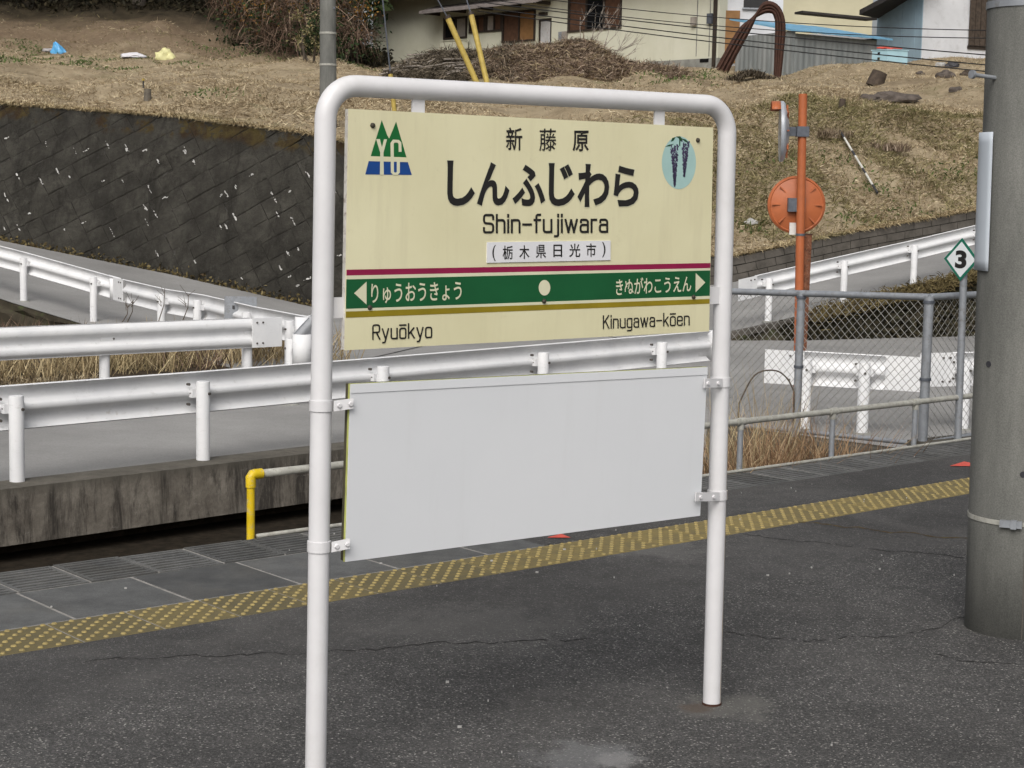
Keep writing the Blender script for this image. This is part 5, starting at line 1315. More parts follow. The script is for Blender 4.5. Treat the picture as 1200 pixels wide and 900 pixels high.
def more_buildings():
    # cream building behind the shed
    b = D(950, 60, 92.0); g = thing('back_building', 'cream walled building partly hidden behind the blue roofed shed', 'building', b)
    a0 = D(905, 30, 92.0); a1 = D(1022, 30, 92.0)
    m = MB(); m.box(np.array([(a0[0] + a1[0]) / 2, 95.0, 9.2]), (a1[0] - a0[0], 6, 6.0)); m.build('wall', 'cream_wall', g)
    m = MB(); m.box(np.array([(a0[0] + a1[0]) / 2, 95.0, 12.35]), (a1[0] - a0[0] + 1.2, 7.2, 0.25)); m.build('roof', 'dark_roof', g)
    # low outbuilding with black roof
    b = D(985, 45, 82.0); g = thing('outbuilding', 'low white outbuilding with sagging black roof behind the shed', 'building', b)
    p0 = D(950, 40, 82.0); p1 = D(1024, 40, 82.0)
    m = MB(); m.box(np.array([(p0[0] + p1[0]) / 2, 84.0, 7.4]), (p1[0] - p0[0], 3.4, 2.7)); m.build('wall', 'pale_wall', g)
    q0 = D(940, 15, 81.4); q1 = D(1028, 23.5, 81.4)
    m = MB(); m.prism([q0, q1, q1 + UP * 0.10, q0 + UP * 0.10], np.array([0.3, 4.2, 0.34])); m.build('roof', 'dark_roof', g)
    # narrow annex with the brown door between house and shed
    b = D(870, 75, 78.0); g = thing('annex', 'narrow white annex with a plain brown door beside the house', 'building', b)
    p0 = D(843, 30, 76.6); p1 = D(917, 30, 76.6)
    m = MB(); m.box(np.array([(p0[0] + p1[0]) / 2, 79.6, 9.0]), (p1[0] - p0[0], 6.0, 5.2)); m.build('wall', 'pale_wall', g)
    d0 = D(849.5, 12, 76.5); d1 = D(865.5, 74, 76.5)
    m = MB(); m.box(np.array([(d0[0] + d1[0]) / 2, 76.57, (d0[2] + d1[2]) / 2]), (d1[0] - d0[0], 0.06, d0[2] - d1[2])); m.build('door', 'tan_wood', g)
    d0 = D(872, -4, 76.5); d1 = D(900, 9, 76.5)
    m = MB(); m.box(np.array([(d0[0] + d1[0]) / 2, 76.57, (d0[2] + d1[2]) / 2]), (d1[0] - d0[0], 0.06, d0[2] - d1[2])); m.build('window', 'dark_glass', g)
    m = MB(); m.box(np.array([(d0[0] + d1[0]) / 2, 76.53, d1[2] - 0.05]), (d1[0] - d0[0] + 0.1, 0.1, 0.07)); m.build('sill', 'galv', g)
    # blue and white house at the far right
    b = D(1080, 78, 76.0); g = thing('blue_white_house', 'house with blue sheet wall and white wall behind the concrete pole', 'house', b)
    cz = 5.6; zt = 12.0
    L_ = D(1027, 60, 79.5); C_ = D(1080, 60, 76.0); R_ = D(1150, 60, 77.6); R2 = D(1230, 60, 79.2)
    nl = 7
    for i in range(nl):
        t0, t1 = i / nl, (i + 1) / nl; a = L_ + (C_ - L_) * t0; c = L_ + (C_ - L_) * t1; n = np.cross(C_ - L_, UP); n /= np.linalg.norm(n); n = n if n[1] < 0 else -n
        m = MB(); m.prism([a * [1, 1, 0] + UP * cz, c * [1, 1, 0] - (C_ - L_) * [0.004, 0.004, 0] + UP * cz, c * [1, 1, 0] - (C_ - L_) * [0.004, 0.004, 0] + UP * zt, a * [1, 1, 0] + UP * zt], n * (0.03 + 0.012 * (i % 2))); m.build('wall_sheet', 'blue_wall', g)
    m = MB(); m.prism([C_ * [1, 1, 0] + UP * cz, R2 * [1, 1, 0] + UP * cz, R2 * [1, 1, 0] + UP * zt, C_ * [1, 1, 0] + UP * zt], (L_ - C_) * [1, 1, 0]); m.build('wall', 'pale_wall', g)
    z0 = D(1145, 54, 77.4)[2]; n = np.cross(R2 - C_, UP); n /= np.linalg.norm(n); n = n if n[1] < 0 else -n
    w0 = D(1133.5, 30, 77.15); w1 = D(1190, 30, 78.4); k = 9
    sh = None
    for i in range(k):
        a = w0 + (w1 - w0) * i / k; c = w0 + (w1 - w0) * ((i + 1) / k - 0.012); a = a + n * 0.12; c = c + n * 0.12
        m = MB(); m.prism([a * [1, 1, 0] + UP * z0, c * [1, 1, 0] + UP * z0, c * [1, 1, 0] + UP * 11, a * [1, 1, 0] + UP * 11], n * 0.06); m.build('shutter_board', 'wood_dark', g)
    m = MB(); m.prism([w0 * [1, 1, 0] + UP * (z0 - 0.15) - n * 0.02, w1 * [1, 1, 0] + UP * (z0 - 0.15) - n * 0.02, w1 * [1, 1, 0] + UP * (z0 - 0.01) - n * 0.02, w0 * [1, 1, 0] + UP * (z0 - 0.01) - n * 0.02], n * 0.14); m.build('sill', 'dark_frame', g)
    e0 = D(1007, 17.5, 78.0); e1 = D(1080, -21, 74.5)
    m = MB(); m.prism([e0, e1, e1 + UP * 0.22, e0 + UP * 0.22], np.array([4.0, 5.0, 0.0])); m.build('eave', 'dark_roof', g)
    # pale blue cabinet
    c = D(1039, 79, 68.0); z1 = D(1039, 58.5, 68.0)[2]; zb = c[2] - 0.25
    g = thing('cabinet', 'pale blue metal cabinet standing at the right end of the shed', 'cabinet', c)
    e1 = np.array([0.93, 0.36, 0]); e1 /= np.linalg.norm(e1); e2 = np.array([-0.62, 0.78, 0])
    m = MB(); m.prism([c * [1, 1, 0] + UP * zb, c * [1, 1, 0] + e1 * 0.92 + UP * zb, c * [1, 1, 0] + e1 * 0.92 + e2 * 0.75 + UP * zb, c * [1, 1, 0] + e2 * 0.75 + UP * zb], UP * (z1 - zb)); m.build('body', 'blue_box', g)
    m = MB(); m.prism([c * [1, 1, 0] - e1 * 0.03 - e2 * 0.03 + UP * (z1 + 0.002), c * [1, 1, 0] + e1 * 0.95 - e2 * 0.03 + UP * (z1 + 0.002), c * [1, 1, 0] + e1 * 0.95 + e2 * 0.78 + UP * (z1 + 0.002), c * [1, 1, 0] + e2 * 0.78 - e1 * 0.03 + UP * (z1 + 0.002)], UP * 0.03); m.build('lid', 'blue_box', g)
    for k in range(2):
        q = c + e2 * 0.4 + UP * (0.35 + 0.2 * k); n = np.array([-e2[1], e2[0], 0]); n = n if n[1] < 0 else -n
        m = MB(); m.box(q + n * 0.012, (0.10, 0.03, 0.09), (e2, n, UP)); m.build('vent_hole', 'dark_glass', g)
    m = MB()
    for k in range(14): m.box(c + e1 * random.uniform(0.05, 0.6) + e2 * random.uniform(0.1, 0.6) + UP * (z1 - c[2] + 0.06 + random.uniform(0, 0.07)), (random.uniform(0.1, 0.3), random.uniform(0.06, 0.15), 0.05))
    tag(m.build('rag_heap', 'red_mark', origin=c + UP * (z1 - c[2])), 'small red heap lying on the pale blue cabinet', 'heap')
more_buildings()

# bent rusty pipes
def pipe_arch():
    dep = 64.0
    g = None
    n_ = 7
    for k in range(n_):
        o = (k - (n_ - 1) / 2)
        pts = [(840 + o * 2.5, 94), (858 + o * 2.3, 60), (873 + o * 2.0, 34), (884 + o * 1.2, 19 - o * 1.3), (895, 9.5 - o * 1.8), (905, 9 - o * 1.9), (911.5 + o * 1.0, 16 - o * 1.5), (914.5 + o * 1.6, 30), (913 + o * 1.4, 60), (910.5 + o * 0.95, 97)]
        w_ = [D(x, y, dep + (-0.13 if k % 2 else 0.0) + 0.03 * math.sin(k * 2.3)) for x, y in pts]
        if g is None: g = thing('pipe_arch', 'bundle of rusty brown pipes bent into an arch before the shed', 'pipes', (D(875, 95, dep)))
        path = []
        for i in range(len(w_) - 1):
            p0, p1, p2, p3 = w_[max(i - 1, 0)], w_[i], w_[i + 1], w_[min(i + 2, len(w_) - 1)]
            for t in np.linspace(0, 1, 5)[:-1]: path.append(0.5 * ((2 * p1) + (-p0 + p2) * t + (2 * p0 - 5 * p1 + 4 * p2 - p3) * t * t + (-p0 + 3 * p1 - 3 * p2 + p3) * t ** 3))
        path.append(w_[-1] - UP * 0.1)
        m = MB(); m.tube(path, 0.046, 10); m.build('pipe', 'rust_pipe', g, smooth=True)
pipe_arch()

# ------------------------------------------------------------------ vegetation on the slope
def scatter(n, u0, u1, t0, t1, power=1.0):
    u = RNG.uniform(u0, u1, n); t = t0 + (t1 - t0) * RNG.uniform(0, 1, n) ** power; v = front_v(u) + t
    return np.stack([u, v, ground_z(u, v)], 1)
def seen(p_):                                   # keep those in or near the picture
    x = p_[:, 0] / p_[:, 1]; return np.abs(x) < 0.34
def field_noise(p_, k, seed=0.0):
    return np.sin(p_[:, 0] * k + seed) * np.sin(p_[:, 1] * k * 0.8 + 1.3 + seed * 2) + 0.6 * np.sin(p_[:, 0] * k * 2.3 + p_[:, 1] * k * 1.9 + seed)
def grass():
    p_ = np.vstack([scatter(190000, -16, 16, 0.0, 9), scatter(230000, -24, 20, 0.0, 42, 0.85)]); p_ = p_[seen(p_)]
    bare = field_noise(p_, 0.55, 0.4) + 0.5 * field_noise(p_, 2.1, 1.4); p_ = p_[(bare < 0.45) | (RNG.uniform(size=len(p_)) < 0.25)]
    p_ = p_[~((p_[:, 0] < -7) & (p_[:, 1] > 72.5))]; p_ = p_[~((p_[:, 0] < -6.5) & (p_[:, 1] > 67.5) & (RNG.uniform(size=len(p_)) < 0.7))]
    n = len(p_); d = RNG.normal(size=(n, 3)); d[:, 2] = np.abs(d[:, 2]) * 0.42 + 0.06; d[:, 1] -= 0.15
    L = RNG.uniform(0.07, 0.24, n) * (0.8 + 0.35 * np.clip(field_noise(p_, 1.1, 2.0), -1, 1))
    V, T = blades(p_ - np.array([0, 0, 0.01]), d, L, RNG.uniform(0.008, 0.017, n), 0.12)
    tag(big_mesh('dry_grass', V, T, 'dry_blade'), 'short dry straw-coloured grass covering the hillside field', 'grass', kind='stuff')
    # greener, longer grass on the steep slope above the block wall
    p_ = np.vstack([scatter(60000, 1.5, 16, 0.4, 7.2), scatter(4000, -24, 14, 26, 36)]); p_ = p_[seen(p_)]
    nz = field_noise(p_, 0.9, 1.0); p_ = p_[(nz > -0.1) | (RNG.uniform(size=len(p_)) < 0.22)]
    n = len(p_); d = RNG.normal(size=(n, 3)); d[:, 2] = np.abs(d[:, 2]) * 0.6 + 0.1; d[:, 1] -= 0.4
    V, T = blades(p_ - np.array([0, 0, 0.01]), d, RNG.uniform(0.10, 0.30, n), RNG.uniform(0.01, 0.02, n), 0.2)
    tag(big_mesh('olive_grass', V, T, 'olive_blade'), 'longer olive grass on the steep slope above the block wall', 'grass', kind='stuff')
    # low green weeds
    spots = [(38, 59), (42, 61), (10, 56), (5, 72), (15, 70), (46, 70), (85, 76), (95, 74), (130, 72), (180, 72), (210, 74), (262, 66), (256, 64), (320, 70), (417, 76), (422, 78), (797, 90), (805, 92), (815, 88), (775, 92), (822, 92), (880, 270), (1005, 262), (1065, 252), (1025, 222), (915, 190), (985, 190), (1120, 205), (145, 82), (250, 108)]
    pts = []
    for x, y in spots:
        # find where the sight line meets the ground
        for dep in np.linspace(33.5, 78, 300):
            q = D(x, y, dep)
            if q[1] > front_v(q[0]) and ground_z(q[0], q[1]) >= q[2]: break
        s_ = (0.006 + 0.006 * random.random()) * dep
        k = int(60 + 0.9 * dep)
        a = RNG.normal(size=(k, 2)) * [s_, s_ * 0.6]; uv = q[:2] + a; z = ground_z(uv[:, 0], uv[:, 1])
        pts.append(np.c_[uv, z])
    p_ = np.vstack(pts); n = len(p_); d = RNG.normal(size=(n, 3)); d[:, 2] = np.abs(d[:, 2]) + 0.3
    V, T = blades(p_, d, RNG.uniform(0.04, 0.14, n), RNG.uniform(0.02, 0.045, n), 0.1)
    tag(big_mesh('weeds', V, T, 'green_leaf'), 'low green weed tufts scattered over the dry field', 'weeds', kind='stuff')
    # mat of dry grass over the wall top, block wall and bank edges
    u = RNG.uniform(-12, 14, 26000); v = front_v(u) + RNG.uniform(-0.06, 0.35, 26000); z = np.interp(u, _tu, _tz) + 0.015
    p_ = np.stack([u, v, z], 1); d = RNG.normal(size=(len(p_), 3)); d[:, 1] -= 0.9; d[:, 2] = np.abs(d[:, 2]) * 0.5
    V, T = blades(p_, d, RNG.uniform(0.05, 0.2, len(p_)), RNG.uniform(0.008, 0.018, len(p_)), 0.35)
    tag(big_mesh('edge_grass', V, T, 'straw'), 'dry grass hanging over the top of the walls', 'grass', kind='stuff')
    kr_ = dense(RN[1:7], 40); i = RNG.integers(0, len(kr_), 9000); p_ = kr_[i] + np.c_[RNG.normal(0, 0.2, 9000), RNG.normal(-0.12, 0.18, 9000), RNG.uniform(-0.06, 0.03, 9000)]
    p_ = p_[p_[:, 0] > 4.8]
    d = RNG.normal(size=(len(p_), 3)); d[:, 2] = np.abs(d[:, 2]); V, T = blades(p_, d, RNG.uniform(0.06, 0.22, len(p_)), RNG.uniform(0.01, 0.02, len(p_)), 0.2)
    tag(big_mesh('kerb_grass', V, T, 'moss'), 'brown tufts growing along the right ramp kerb', 'grass', kind='stuff')
    # bank weeds
    kk = dense(RN[2:6], 40); i = RNG.integers(0, len(kk), 2500); t = RNG.uniform(0, 1, 2500); q = kk[i]; zz = q[:, 2] - (q[:, 2] - ZR) * t
    p_ = np.c_[q[:, 0] + 0.6 * t * (q[:, 2] - ZR), q[:, 1] - 0.95 * t * (q[:, 2] - ZR) - 0.03, zz]
    V, T = leaves(p_, RNG.uniform(0.03, 0.09, len(p_))); tag(big_mesh('bank_weeds', V, T, 'under'), 'dark weeds on the bank below the right ramp', 'weeds', kind='stuff')
grass()
def tuft(name, label, cat, centre_pts, n, hmin, hmax, spread, mat, lean=(0, 0), wid=(0.006, 0.014), droop=0.05):
    c = np.asarray(centre_pts); i = RNG.integers(0, len(c), n); p_ = c[i] + np.c_[RNG.normal(0, spread, n), RNG.normal(0, spread, n), np.zeros(n)]
    d = np.c_[RNG.normal(lean[0], 0.42, n), RNG.normal(lean[1], 0.36, n), np.ones(n)]
    V, T = blades(p_, d, RNG.uniform(hmin, hmax, n), RNG.uniform(*wid, n), droop)
    return tag(big_mesh(name, V, T, mat, origin=c.mean(0)), label, cat)
cl = [P(X, 6.72 + 0.15 * math.sin(X * 9), -0.42) for X in np.linspace(7.05, 8.25, 12)]
tuft('reed_clump', 'rusty brown dry reed clump growing between the platform railing and the fence', 'reeds', cl, 2600, 0.25, 0.86, 0.12, 'reed', (-0.15, 0.26), (0.003, 0.008), 0.16)
tuft('reed_clump', 'thin pale stems rising above the brown reed clump by the fence', 'reeds', [P(X, 6.85, -0.40) for X in np.linspace(7.2, 8.1, 7)], 240, 0.6, 1.02, 0.08, 'straw', (0, 0), (0.003, 0.006), 0.02)
m = MB(); a = [D(866, 473, 11.2), D(884, 440, 11.2), D(907, 434, 11.2), D(922, 443, 11.2), D(931, 460, 11.2)]
pth = []
for i in range(len(a) - 1):
    p0, p1, p2, p3 = a[max(i - 1, 0)], a[i], a[i + 1], a[min(i + 2, len(a) - 1)]
    for t in np.linspace(0, 1, 6)[:-1]: pth.append(0.5 * ((2 * p1) + (-p0 + p2) * t + (2 * p0 - 5 * p1 + 4 * p2 - p3) * t * t + (-p0 + 3 * p1 - 3 * p2 + p3) * t ** 3))
pth = [pth[0] - UP * 0.75] + pth + [a[-1], a[-1] - UP * 0.2]
m.tube(pth, 0.0055, 6); tag(m.build('bramble_stem', 'bark', origin=pth[0], smooth=True), 'single arching bramble stem left of the fence post', 'stem')
# weeds on the island behind the left rail
isl = [(-6.6 + 0.36 * k + random.uniform(-0.2, 0.2), 19.6 + 0.30 * k + random.uniform(-0.3, 1.0), ZR) for k in range(12)]
tuft('weed_patch', 'tangled dry brown weeds behind the far left guardrail', 'weeds', isl, 2200, 0.25, 0.75, 0.3, 'straw', (0, 0), (0.006, 0.014), 0.1)['kind'] = 'stuff'
tuft('grass_clump', 'low yellowish dry grass tussock under the left guardrail', 'grass', [(-5.35, 18.9, ZR), (-5.0, 19.1, ZR), (-4.75, 19.2, ZR)], 900, 0.18, 0.38, 0.13, 'dry_blade', (0.4, -0.4), (0.006, 0.012), 0.45)
isl2 = [(-7.0 + 0.5 * k, 24.6 - 0.42 * k, ZR) for k in range(7)]
tuft('weed_patch', 'brown stalky weeds below the left ramp guardrail', 'weeds', isl2, 900, 0.15, 0.5, 0.35, 'vine', (0, 0), (0.008, 0.016), 0.1)['kind'] = 'stuff'
for (x, y0, y1, dep, which) in ((190, 338, 376, 23.6, 'tallest'), (153, 352, 378, 23.0, 'second leftmost'), (218, 345, 376, 22.6, 'rightmost'), (147, 358, 378, 22.4, 'leftmost and shortest')):
    b = D(x - 4, y1, dep); t = D(x + 3, y0, dep); m = MB(); m.tube([np.array([b[0], b[1], ZR]), b, (b + t) / 2 + np.array([0.03, 0, 0]), t], [0.009, 0.008, 0.006, 0.004], 5)
    for k in range(5):
        q = b + (t - b) * random.uniform(0.4, 1); m.tube([q, q + np.array([random.uniform(-0.12, 0.12), 0, random.uniform(0.05, 0.16)])], [0.004, 0.002], 4)
    tag(m.build('dead_stalk', 'bark', origin=(b[0], b[1], ZR)), which + ' dark dead weed stalk standing before the descending left guardrail', 'weed', 'dead stalks at left')

# brush pile before the house
def mound(name, label, px0, px1, ybase, ytop, dep, n, mats):
    a, b = D(px0, ybase, dep), D(px1, ybase, dep); g = thing(name, label, 'brush pile', [(a[0] + b[0]) / 2, dep, float(ground_z((a[0] + b[0]) / 2, dep))])
    xs = np.linspace(0, 1, 50); prof = np.interp(xs, [0, .04, .12, .25, .4, .55, .68, .74, .85, .95, 1], [0.02, .35, .7, .95, 1.0, .8, .9, .75, .45, .25, .02])
    hh = abs(D(0, ytop, dep)[2] - D(0, ybase, dep)[2])
    rows = []
    for t in np.linspace(-1, 1, 13):
        row = []
        for x, pf in zip(xs, prof):
            u = a[0] + (b[0] - a[0]) * x; v = dep + t * 3.0; z = float(ground_z(u, v)) - 0.15 + (hh * pf + 0.1) * max(0, 1 - t * t) * random.uniform(0.85, 1.0); row.append((u, v, z))
        rows.append(row)
    m = MB(); m.sheet(rows); m.build('heap', 'soil', g, smooth=True)
    for mt, frac0, frac1, k in mats:
        x = RNG.uniform(frac0, frac1, k); t = RNG.uniform(-0.95, 0.45, k); pf = np.interp(x, xs, prof)
        u = a[0] + (b[0] - a[0]) * x; v = dep + t * 3.0; z = ground_z(u, v) - 0.15 + (hh * pf + 0.1) * np.maximum(0, 1 - t * t) + RNG.normal(0, 0.05, k)
        d = RNG.normal(size=(k, 3)); d[:, 2] = np.abs(d[:, 2]) * 0.45
        V, T = blades(np.stack([u, v, z], 1), d, RNG.uniform(0.15, 0.6, k), RNG.uniform(0.010, 0.028, k), 0.25)
        big_mesh('twigs', V, T, mt, g)['kind'] = 'stuff'
    m = MB()
    for k in range(30):
        x = random.uniform(0.02, 0.3); u = a[0] + (b[0] - a[0]) * x; v = dep - random.uniform(0.2, 2.2); t = (v - dep) / 3; z = float(ground_z(u, v)) + hh * np.interp(x, xs, prof) * (1 - t * t) + 0.02
        q = np.array([u, v, z]); d = np.array([random.uniform(0.3, 1.5), random.uniform(-0.3, 0.3), random.uniform(-0.1, 0.4)]); m.tube([q - d * 0.5, q + UP * 0.05, q + d * 0.5], [0.03, 0.025, 0.012], 6)
    m.build('branches', 'pale_bark', g)['kind'] = 'stuff'
mound('brush_pile', 'long heap of cut brown brush and vines in front of the house', 455, 805, 92, 63, 60.0, 0, [('brush_dark', 0.0, 0.42, 14000), ('brush', 0.28, 1.0, 26000), ('vine', 0.3, 1.0, 7000), ('straw', 0.35, 1.0, 5000)])

# bare shrub by the house
def bare_shrub():
    b = D(690, 76, 66.0); b[2] = float(ground_z(b[0], b[1])); g = thing('bare_shrub', 'bare leafless shrub spreading before the right half of the house', 'shrub', b)
    rnd = random.Random(5); m = MB()
    def grow(q, d, L, r_, lv):
        e = q + d * L; mid = (q + e) / 2 + np.array([rnd.uniform(-1, 1), 0, rnd.uniform(-1, 1)]) * L * 0.06
        m.tube([q, mid, e], [r_, r_ * 0.8, r_ * 0.6], 5, cap=False)
        if lv > 0:
            for k in range(rnd.choice((2, 3))):
                n_ = d + np.array([rnd.uniform(-0.6, 0.75), rnd.uniform(-0.4, 0.4), rnd.uniform(-0.15, 0.35)]); n_ /= np.linalg.norm(n_); grow(q + (e - q) * rnd.uniform(0.45, 1.0), n_, L * rnd.uniform(0.55, 0.8), r_ * 0.6, lv - 1)
    for ang in (-0.25, 0.1, 0.5, 0.85, 1.1):
        d = np.array([math.sin(ang), 0.1, math.cos(ang)]); grow(b - UP * 0.1, d / np.linalg.norm(d), 1.35, 0.026, 3)
    m.build('branches', 'pale_bark', g)
bare_shrub()

# thicket and trees at the top left
def thicket(label, px, py, dep, w_, h_, mats, nstem, seed):
    b = D(px, py, dep); b[2] = float(ground_z(b[0], b[1])); g = thing('thicket_shrub', label, 'shrub', b, 'thicket left of the house')
    rnd = random.Random(seed); m = MB()
    for k in range(nstem):
        q = b + np.array([rnd.uniform(-w_, w_) * 0.5, rnd.uniform(-1, 1) * 0.6, -0.1]); tp = b + np.array([rnd.uniform(-w_, w_), rnd.uniform(-1.2, 1.2), h_ * rnd.uniform(0.5, 1.0)])
        mid = (q + tp) / 2 + np.array([rnd.uniform(-0.4, 0.4), 0, rnd.uniform(0, 0.6)]); r_ = rnd.uniform(0.02, 0.055)
        m.tube([q, mid, tp], [r_, r_ * 0.8, r_ * 0.4], 5, cap=False)
    m.build('stems', 'bark', g)
    for mt, k, size, lo, hi, kind in mats:
        cs = np.array([[rnd.uniform(-w_, w_), rnd.uniform(-1.2, 1.2), h_ * rnd.uniform(lo, hi)] for _ in range(14)])
        i = RNG.integers(0, len(cs), k); p_ = b + cs[i] + RNG.normal(size=(k, 3)) * [0.4, 0.4, 0.32] * min(1.3, w_ / 1.2)
        p_[:, 2] = np.maximum(p_[:, 2], ground_z(p_[:, 0], p_[:, 1]) + 0.03)
        if kind == 'leaf': V, T = leaves(p_, RNG.uniform(size * 0.5, size * 1.2, k))
        else:
            d = RNG.normal(size=(k, 3)); d[:, 2] -= 0.3; V, T = blades(p_, d, RNG.uniform(0.3, 1.1, k), RNG.uniform(0.012, 0.03, k), 0.4)
        big_mesh('foliage', V, T, mt, g)['kind'] = 'stuff'
thicket('brown tangle of dead vines at the left end of the thicket', 306, 58, 70, 1.15, 3.6, [('vine', 3200, 0, 0.15, 1.0, 'vine'), ('dark_leaf', 1600, 0.09, 0.0, 0.9, 'leaf')], 16, 1)
thicket('shrub with orange autumn leaves left of the grey utility pole', 345, 66, 68, 1.6, 2.9, [('orange_leaf', 1300, 0.07, 0.45, 1.0, 'leaf'), ('vine', 1600, 0, 0.1, 0.9, 'vine'), ('dark_leaf', 2200, 0.09, 0.0, 0.6, 'leaf')], 14, 2)
thicket('shrub of dull orange and brown leaves between utility pole and house', 409, 72, 74, 0.85, 3.2, [('orange_leaf', 700, 0.08, 0.4, 1.0, 'leaf'), ('vine', 1500, 0, 0.1, 0.9, 'vine'), ('dark_leaf', 2600, 0.10, 0.0, 0.9, 'leaf')], 12, 3)
thicket('small dark green sapling before the orange shrub', 362, 82, 62, 0.35, 1.9, [('dark_leaf', 900, 0.06, 0.3, 1.0, 'leaf'), ('olive_blade', 400, 0.06, 0.3, 1.0, 'leaf')], 3, 4)
thicket('tall brown vine covered shrub rising behind the orange one', 335, 50, 76, 2.1, 6.5, [('vine', 3600, 0, 0.2, 1.0, 'vine'), ('dark_leaf', 5200, 0.12, 0.0, 1.0, 'leaf'), ('orange_leaf', 200, 0.08, 0.5, 1.0, 'leaf')], 16, 6)
def tree(label, u, v, h_, seed, r_=0.3):
    z0 = float(ground_z(u, v)); b = np.array([u, v, z0]); g = thing('cedar_tree', label, 'tree', b, 'dark trees at the top left')
    rnd = random.Random(seed); m = MB(); zs = np.linspace(-0.3, h_, 9); m.tube([b + np.array([0.12 * math.sin(z * 0.5 + seed), 0, z]) for z in zs], [r_ * (1 - 0.85 * max(0, z) / h_) for z in zs], 12); tr = m.build('trunk', 'pale_bark' if seed % 3 == 0 else 'bark', g, smooth=True)
    m = MB()
    for k in range(26):
        z = rnd.uniform(h_ * 0.2, h_ * 0.95); a = rnd.uniform(0, 6.3); L = (1 - z / h_) * 3.2 + 0.6; q = b + UP * z
        m.tube([q, q + np.array([math.cos(a) * L * 0.6, math.sin(a) * L * 0.6, -0.1]), q + np.array([math.cos(a) * L, math.sin(a) * L, -0.5])], [0.05, 0.035, 0.015], 5, cap=False)
    m.build('limbs', 'bark', tr)
    k = 5200; z = RNG.uniform(0.16, 1.0, k) ** 0.9 * h_; rad = ((1 - z / h_) * 3.4 + 0.4) * np.sqrt(RNG.uniform(0.05, 1, k)); a = RNG.uniform(0, 6.283, k)
    a = np.round(a * 9 / 6.283) * 6.283 / 9 + RNG.normal(0, 0.17, k)
    p_ = b + np.stack([rad * np.cos(a), rad * np.sin(a), z - rad * 0.22 + RNG.normal(0, 0.15, k)], 1)
    p_[:, 2] = np.maximum(p_[:, 2], ground_z(p_[:, 0], p_[:, 1]) + 0.1)
    V, T = leaves(p_, RNG.uniform(0.14, 0.38, k)); big_mesh('crown', V, T, 'dark_leaf', g)['kind'] = 'stuff'
tl_ = ['leftmost dark cedar above the bank', 'second dark cedar from the left above the bank', 'third dark cedar from the left above the bank', 'fourth dark cedar from the left above the bank', 'fifth dark cedar from the left above the bank', 'dark cedar behind the brown vine tangle', 'dark cedar behind the orange leaved shrubs', 'dark cedar just left of the cream house']
for k, (u, v) in enumerate(((-23.5, 76.2), (-20.9, 75.6), (-18.4, 77.0), (-16.2, 75.8), (-13.6, 77.2), (-11.2, 78.0), (-8.8, 81.0), (-11.5, 90.0))):
    tree(tl_[k], u, v, random.uniform(10, 13), k, random.uniform(0.22, 0.36))
# undergrowth below the trees
u = RNG.uniform(-30, -6, 26000); v = RNG.uniform(74.5, 86, 26000); p_ = np.stack([u, v, ground_z(u, v) + RNG.uniform(0, 0.7, 26000)], 1)
V, T = leaves(p_, RNG.uniform(0.06, 0.16, len(p_))); tag(big_mesh('undergrowth', V, T, 'under'), 'dark undergrowth on the steep bank below the trees', 'undergrowth', kind='stuff')

# ------------------------------------------------------------------ small things lying on the field
def on_ground(x, y, d0=33.4, d1=80):
    for dep in np.linspace(d0, d1, 600):
        q = D(x, y, dep)
        if q[1] > front_v(q[0]) + 0.05 and ground_z(q[0], q[1]) >= q[2]: break
    return np.array([q[0], q[1], float(ground_z(q[0], q[1]))])
def crumple(name, label, cat, px, py, size, mat, seed, peak=None):
    q = on_ground(px, py); rnd = random.Random(seed)
    bm = bmesh.new(); bmesh.ops.create_icosphere(bm, subdivisions=3, radius=1.0)
    vs = []
    for v in bm.verts:
        c = np.array(v.co); n_ = 1 + 0.16 * math.sin(5 * c[0] + seed) * math.cos(4 * c[2]) + 0.12 * math.sin(9 * c[1] + 3 * c[0] + seed) + rnd.uniform(-0.05, 0.05)
        c = c * n_
        if peak: c[0] = c[0] * (1 - 0.75 * max(0, c[2])) + peak * max(0, c[2]); c[2] *= 1.1
        c[2] = max(c[2], -0.25); vs.append(q + c * np.array(size))
    fs = [tuple(v.index for v in f.verts) for f in bm.faces]; bm.free()
    m = MB(); m.add(vs, fs); return tag(m.build(name, mat, origin=q), label, cat)
crumple('blue_bag', 'crumpled bright blue plastic bag lying on the field', 'bag', 70, 62, (0.30, 0.25, 0.34), 'bag_blue', 1, -0.5)
crumple('grey_sack', 'flat greyish sack beside the blue bag', 'sack', 57, 60, (0.25, 0.2, 0.10), 'bag_grey', 2)
crumple('white_bag', 'flat white bag lying at the foot of the brown bank', 'bag', 155, 66.5, (0.42, 0.25, 0.13), 'bag_white', 3)
crumple('yellow_sheet', 'pale yellow peaked sheet at the foot of the brown bank', 'sheet', 193, 69, (0.36, 0.25, 0.33), 'sheet_yellow', 4, 0.0)
crumple('rock', 'pale rock on the slope beside the right sign post', 'rock', 880, 262, (0.14, 0.12, 0.09), 'rock', 5)
crumple('dark_rock', 'dark lumpy rock pile with pale stones on the right field', 'rock', 1047, 118, (0.75, 0.5, 0.22), 'rock_dark', 6)
crumple('dark_rock', 'smaller dark rock left of the dark rock pile', 'rock', 1018, 118, (0.26, 0.2, 0.15), 'rock_dark', 7)
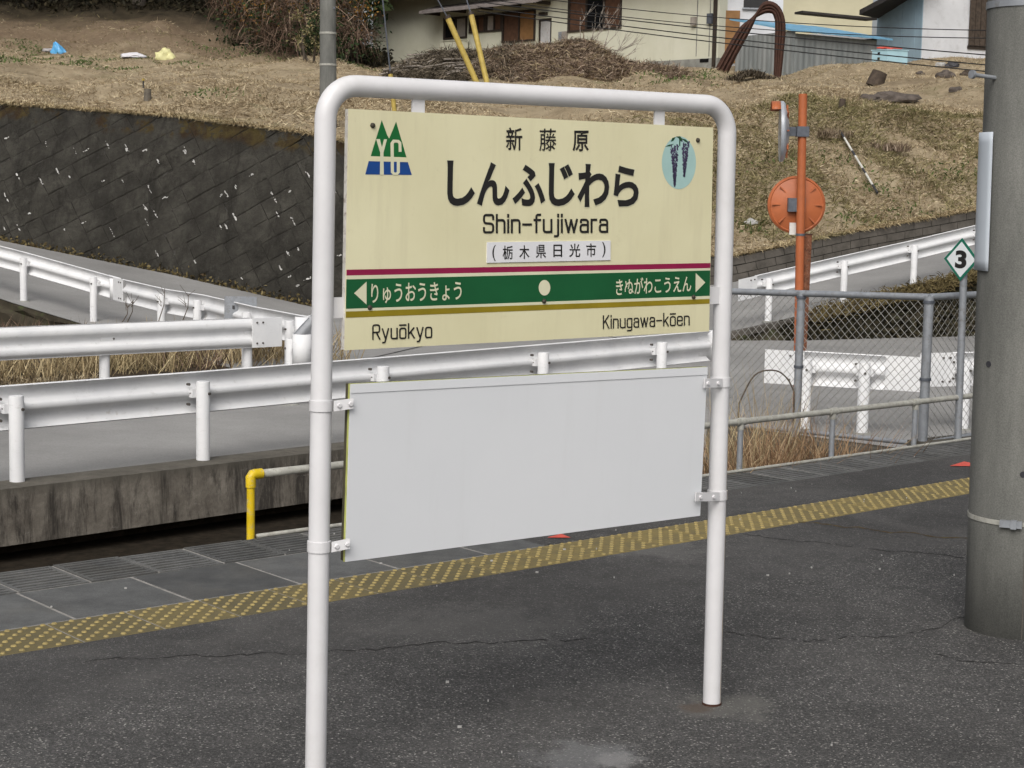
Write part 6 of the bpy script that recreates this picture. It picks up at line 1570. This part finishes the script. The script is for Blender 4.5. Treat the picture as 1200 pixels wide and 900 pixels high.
for k, (x, y, s_, lb) in enumerate(((1078, 87, 0.16, 'small brown clod on the mound left of the debris'), (1108, 90, 0.36, 'brown earth clod pile on the right mound'), (1135, 88, 0.28, 'reddish clod at the concrete pole on the mound'), (1116, 78, 0.26, 'black lump on top of the right mound'), (1102, 77, 0.2, 'grey lump left of the black lump on the mound'), (1120, 107, 0.2, 'low brown clod below the mound debris'))):
    crumple('clod', lb, 'clod', x, y, (s_, s_ * 0.7, s_ * 0.6), ('rock_dark', 'rock_dark', 'wood_dark', 'stripe_black', 'rock', 'rock_dark')[k], 10 + k)
q = on_ground(880, 95)
tuft('weed_heap', 'dark brown heap of cut weeds between the legs of the pipe arch', 'heap', [q + np.array([dx, 0.1, dz]) for dx, dz in ((-0.5, 0.0), (-0.25, 0.12), (0, 0.2), (0.2, 0.15), (0.4, 0.05), (0.65, 0.0))], 1800, 0.08, 0.32, 0.13, 'brush_dark', (0, -0.4), (0.012, 0.03), 0.3)
def stump(label, px, py, w_, h_, mat, tilt=0.0, name='stump'):
    q = on_ground(px, py); m = MB(); a = np.array([math.sin(tilt), 0, math.cos(tilt)]); m.tube([q - a * 0.05, q + a * h_ * 0.5, q + a * h_], [w_ / 2 * 1.08, w_ / 2, w_ / 2 * 0.92], 12); g = thing(name, label, 'stump' if name == 'stump' else 'post', q)
    m.build('body', mat, g, auto=50); m = MB(); m.tube([q + a * (h_ - 0.001), q + a * (h_ + 0.008)], w_ / 2 * 0.75, 12); m.build('cut_face', 'wood_grey', g, auto=50)
stump('squat grey wooden stub post above the stone wall', 173, 118, 0.17, 0.24, 'wood_grey', 0, 'stub_post')
stump('dark tilted tree stump on the right field below the mound', 1025, 100, 0.55, 0.46, 'wood_dark', 0.35)
stump('small brown stump above the grassy slope', 986, 128, 0.16, 0.22, 'wood_dark', 0.1)
q = on_ground(168, 103); g = thing('marker_stake', 'thin black stake with yellow top behind the stub post', 'stake', q)
m = MB(); m.tube([q - UP * 0.05, q + UP * 0.17], 0.02, 8); m.build('shaft', 'stripe_black', g); m = MB(); m.tube([q + UP * 0.17, q + UP * 0.22], 0.035, 8); m.build('top', 'guy_yellow', g)
# fallen striped pole
p0 = on_ground(984, 164); p1 = on_ground(1028, 232); p0[2] += 0.14; p1[2] += 0.05
g = thing('striped_pole', 'fallen black and white striped pole lying down the grassy slope', 'pole', p1)
cuts = [0, 0.12, 0.34, 0.42, 0.62, 0.70, 0.88, 1.0]
for k in range(7):
    a = p0 + (p1 - p0) * cuts[k] + UP * 0.03; b = p0 + (p1 - p0) * cuts[k + 1] + UP * 0.03; m = MB(); m.tube([a, b], 0.024, 10); m.build('band', 'stripe_black' if k % 2 == 0 else 'stripe_white', g, auto=50)
q = on_ground(972, 165)
tuft('root_clump', 'brown root clump at the upper end of the fallen striped pole', 'roots', [q + np.array([dx, 0, 0.02]) for dx in (-0.15, 0, 0.15, 0.3)], 500, 0.12, 0.35, 0.09, 'brush', (0, -0.3), (0.008, 0.018), 0.2)['kind'] = 'stuff'
q = on_ground(1040, 178)
tuft('dead_bush', 'small reddish brown dead bush on the grassy slope right of the striped pole', 'bush', [q + np.array([dx, 0, 0.0]) for dx in (-0.25, 0, 0.25)], 500, 0.1, 0.35, 0.14, 'brush', (0, -0.2), (0.008, 0.018), 0.2)
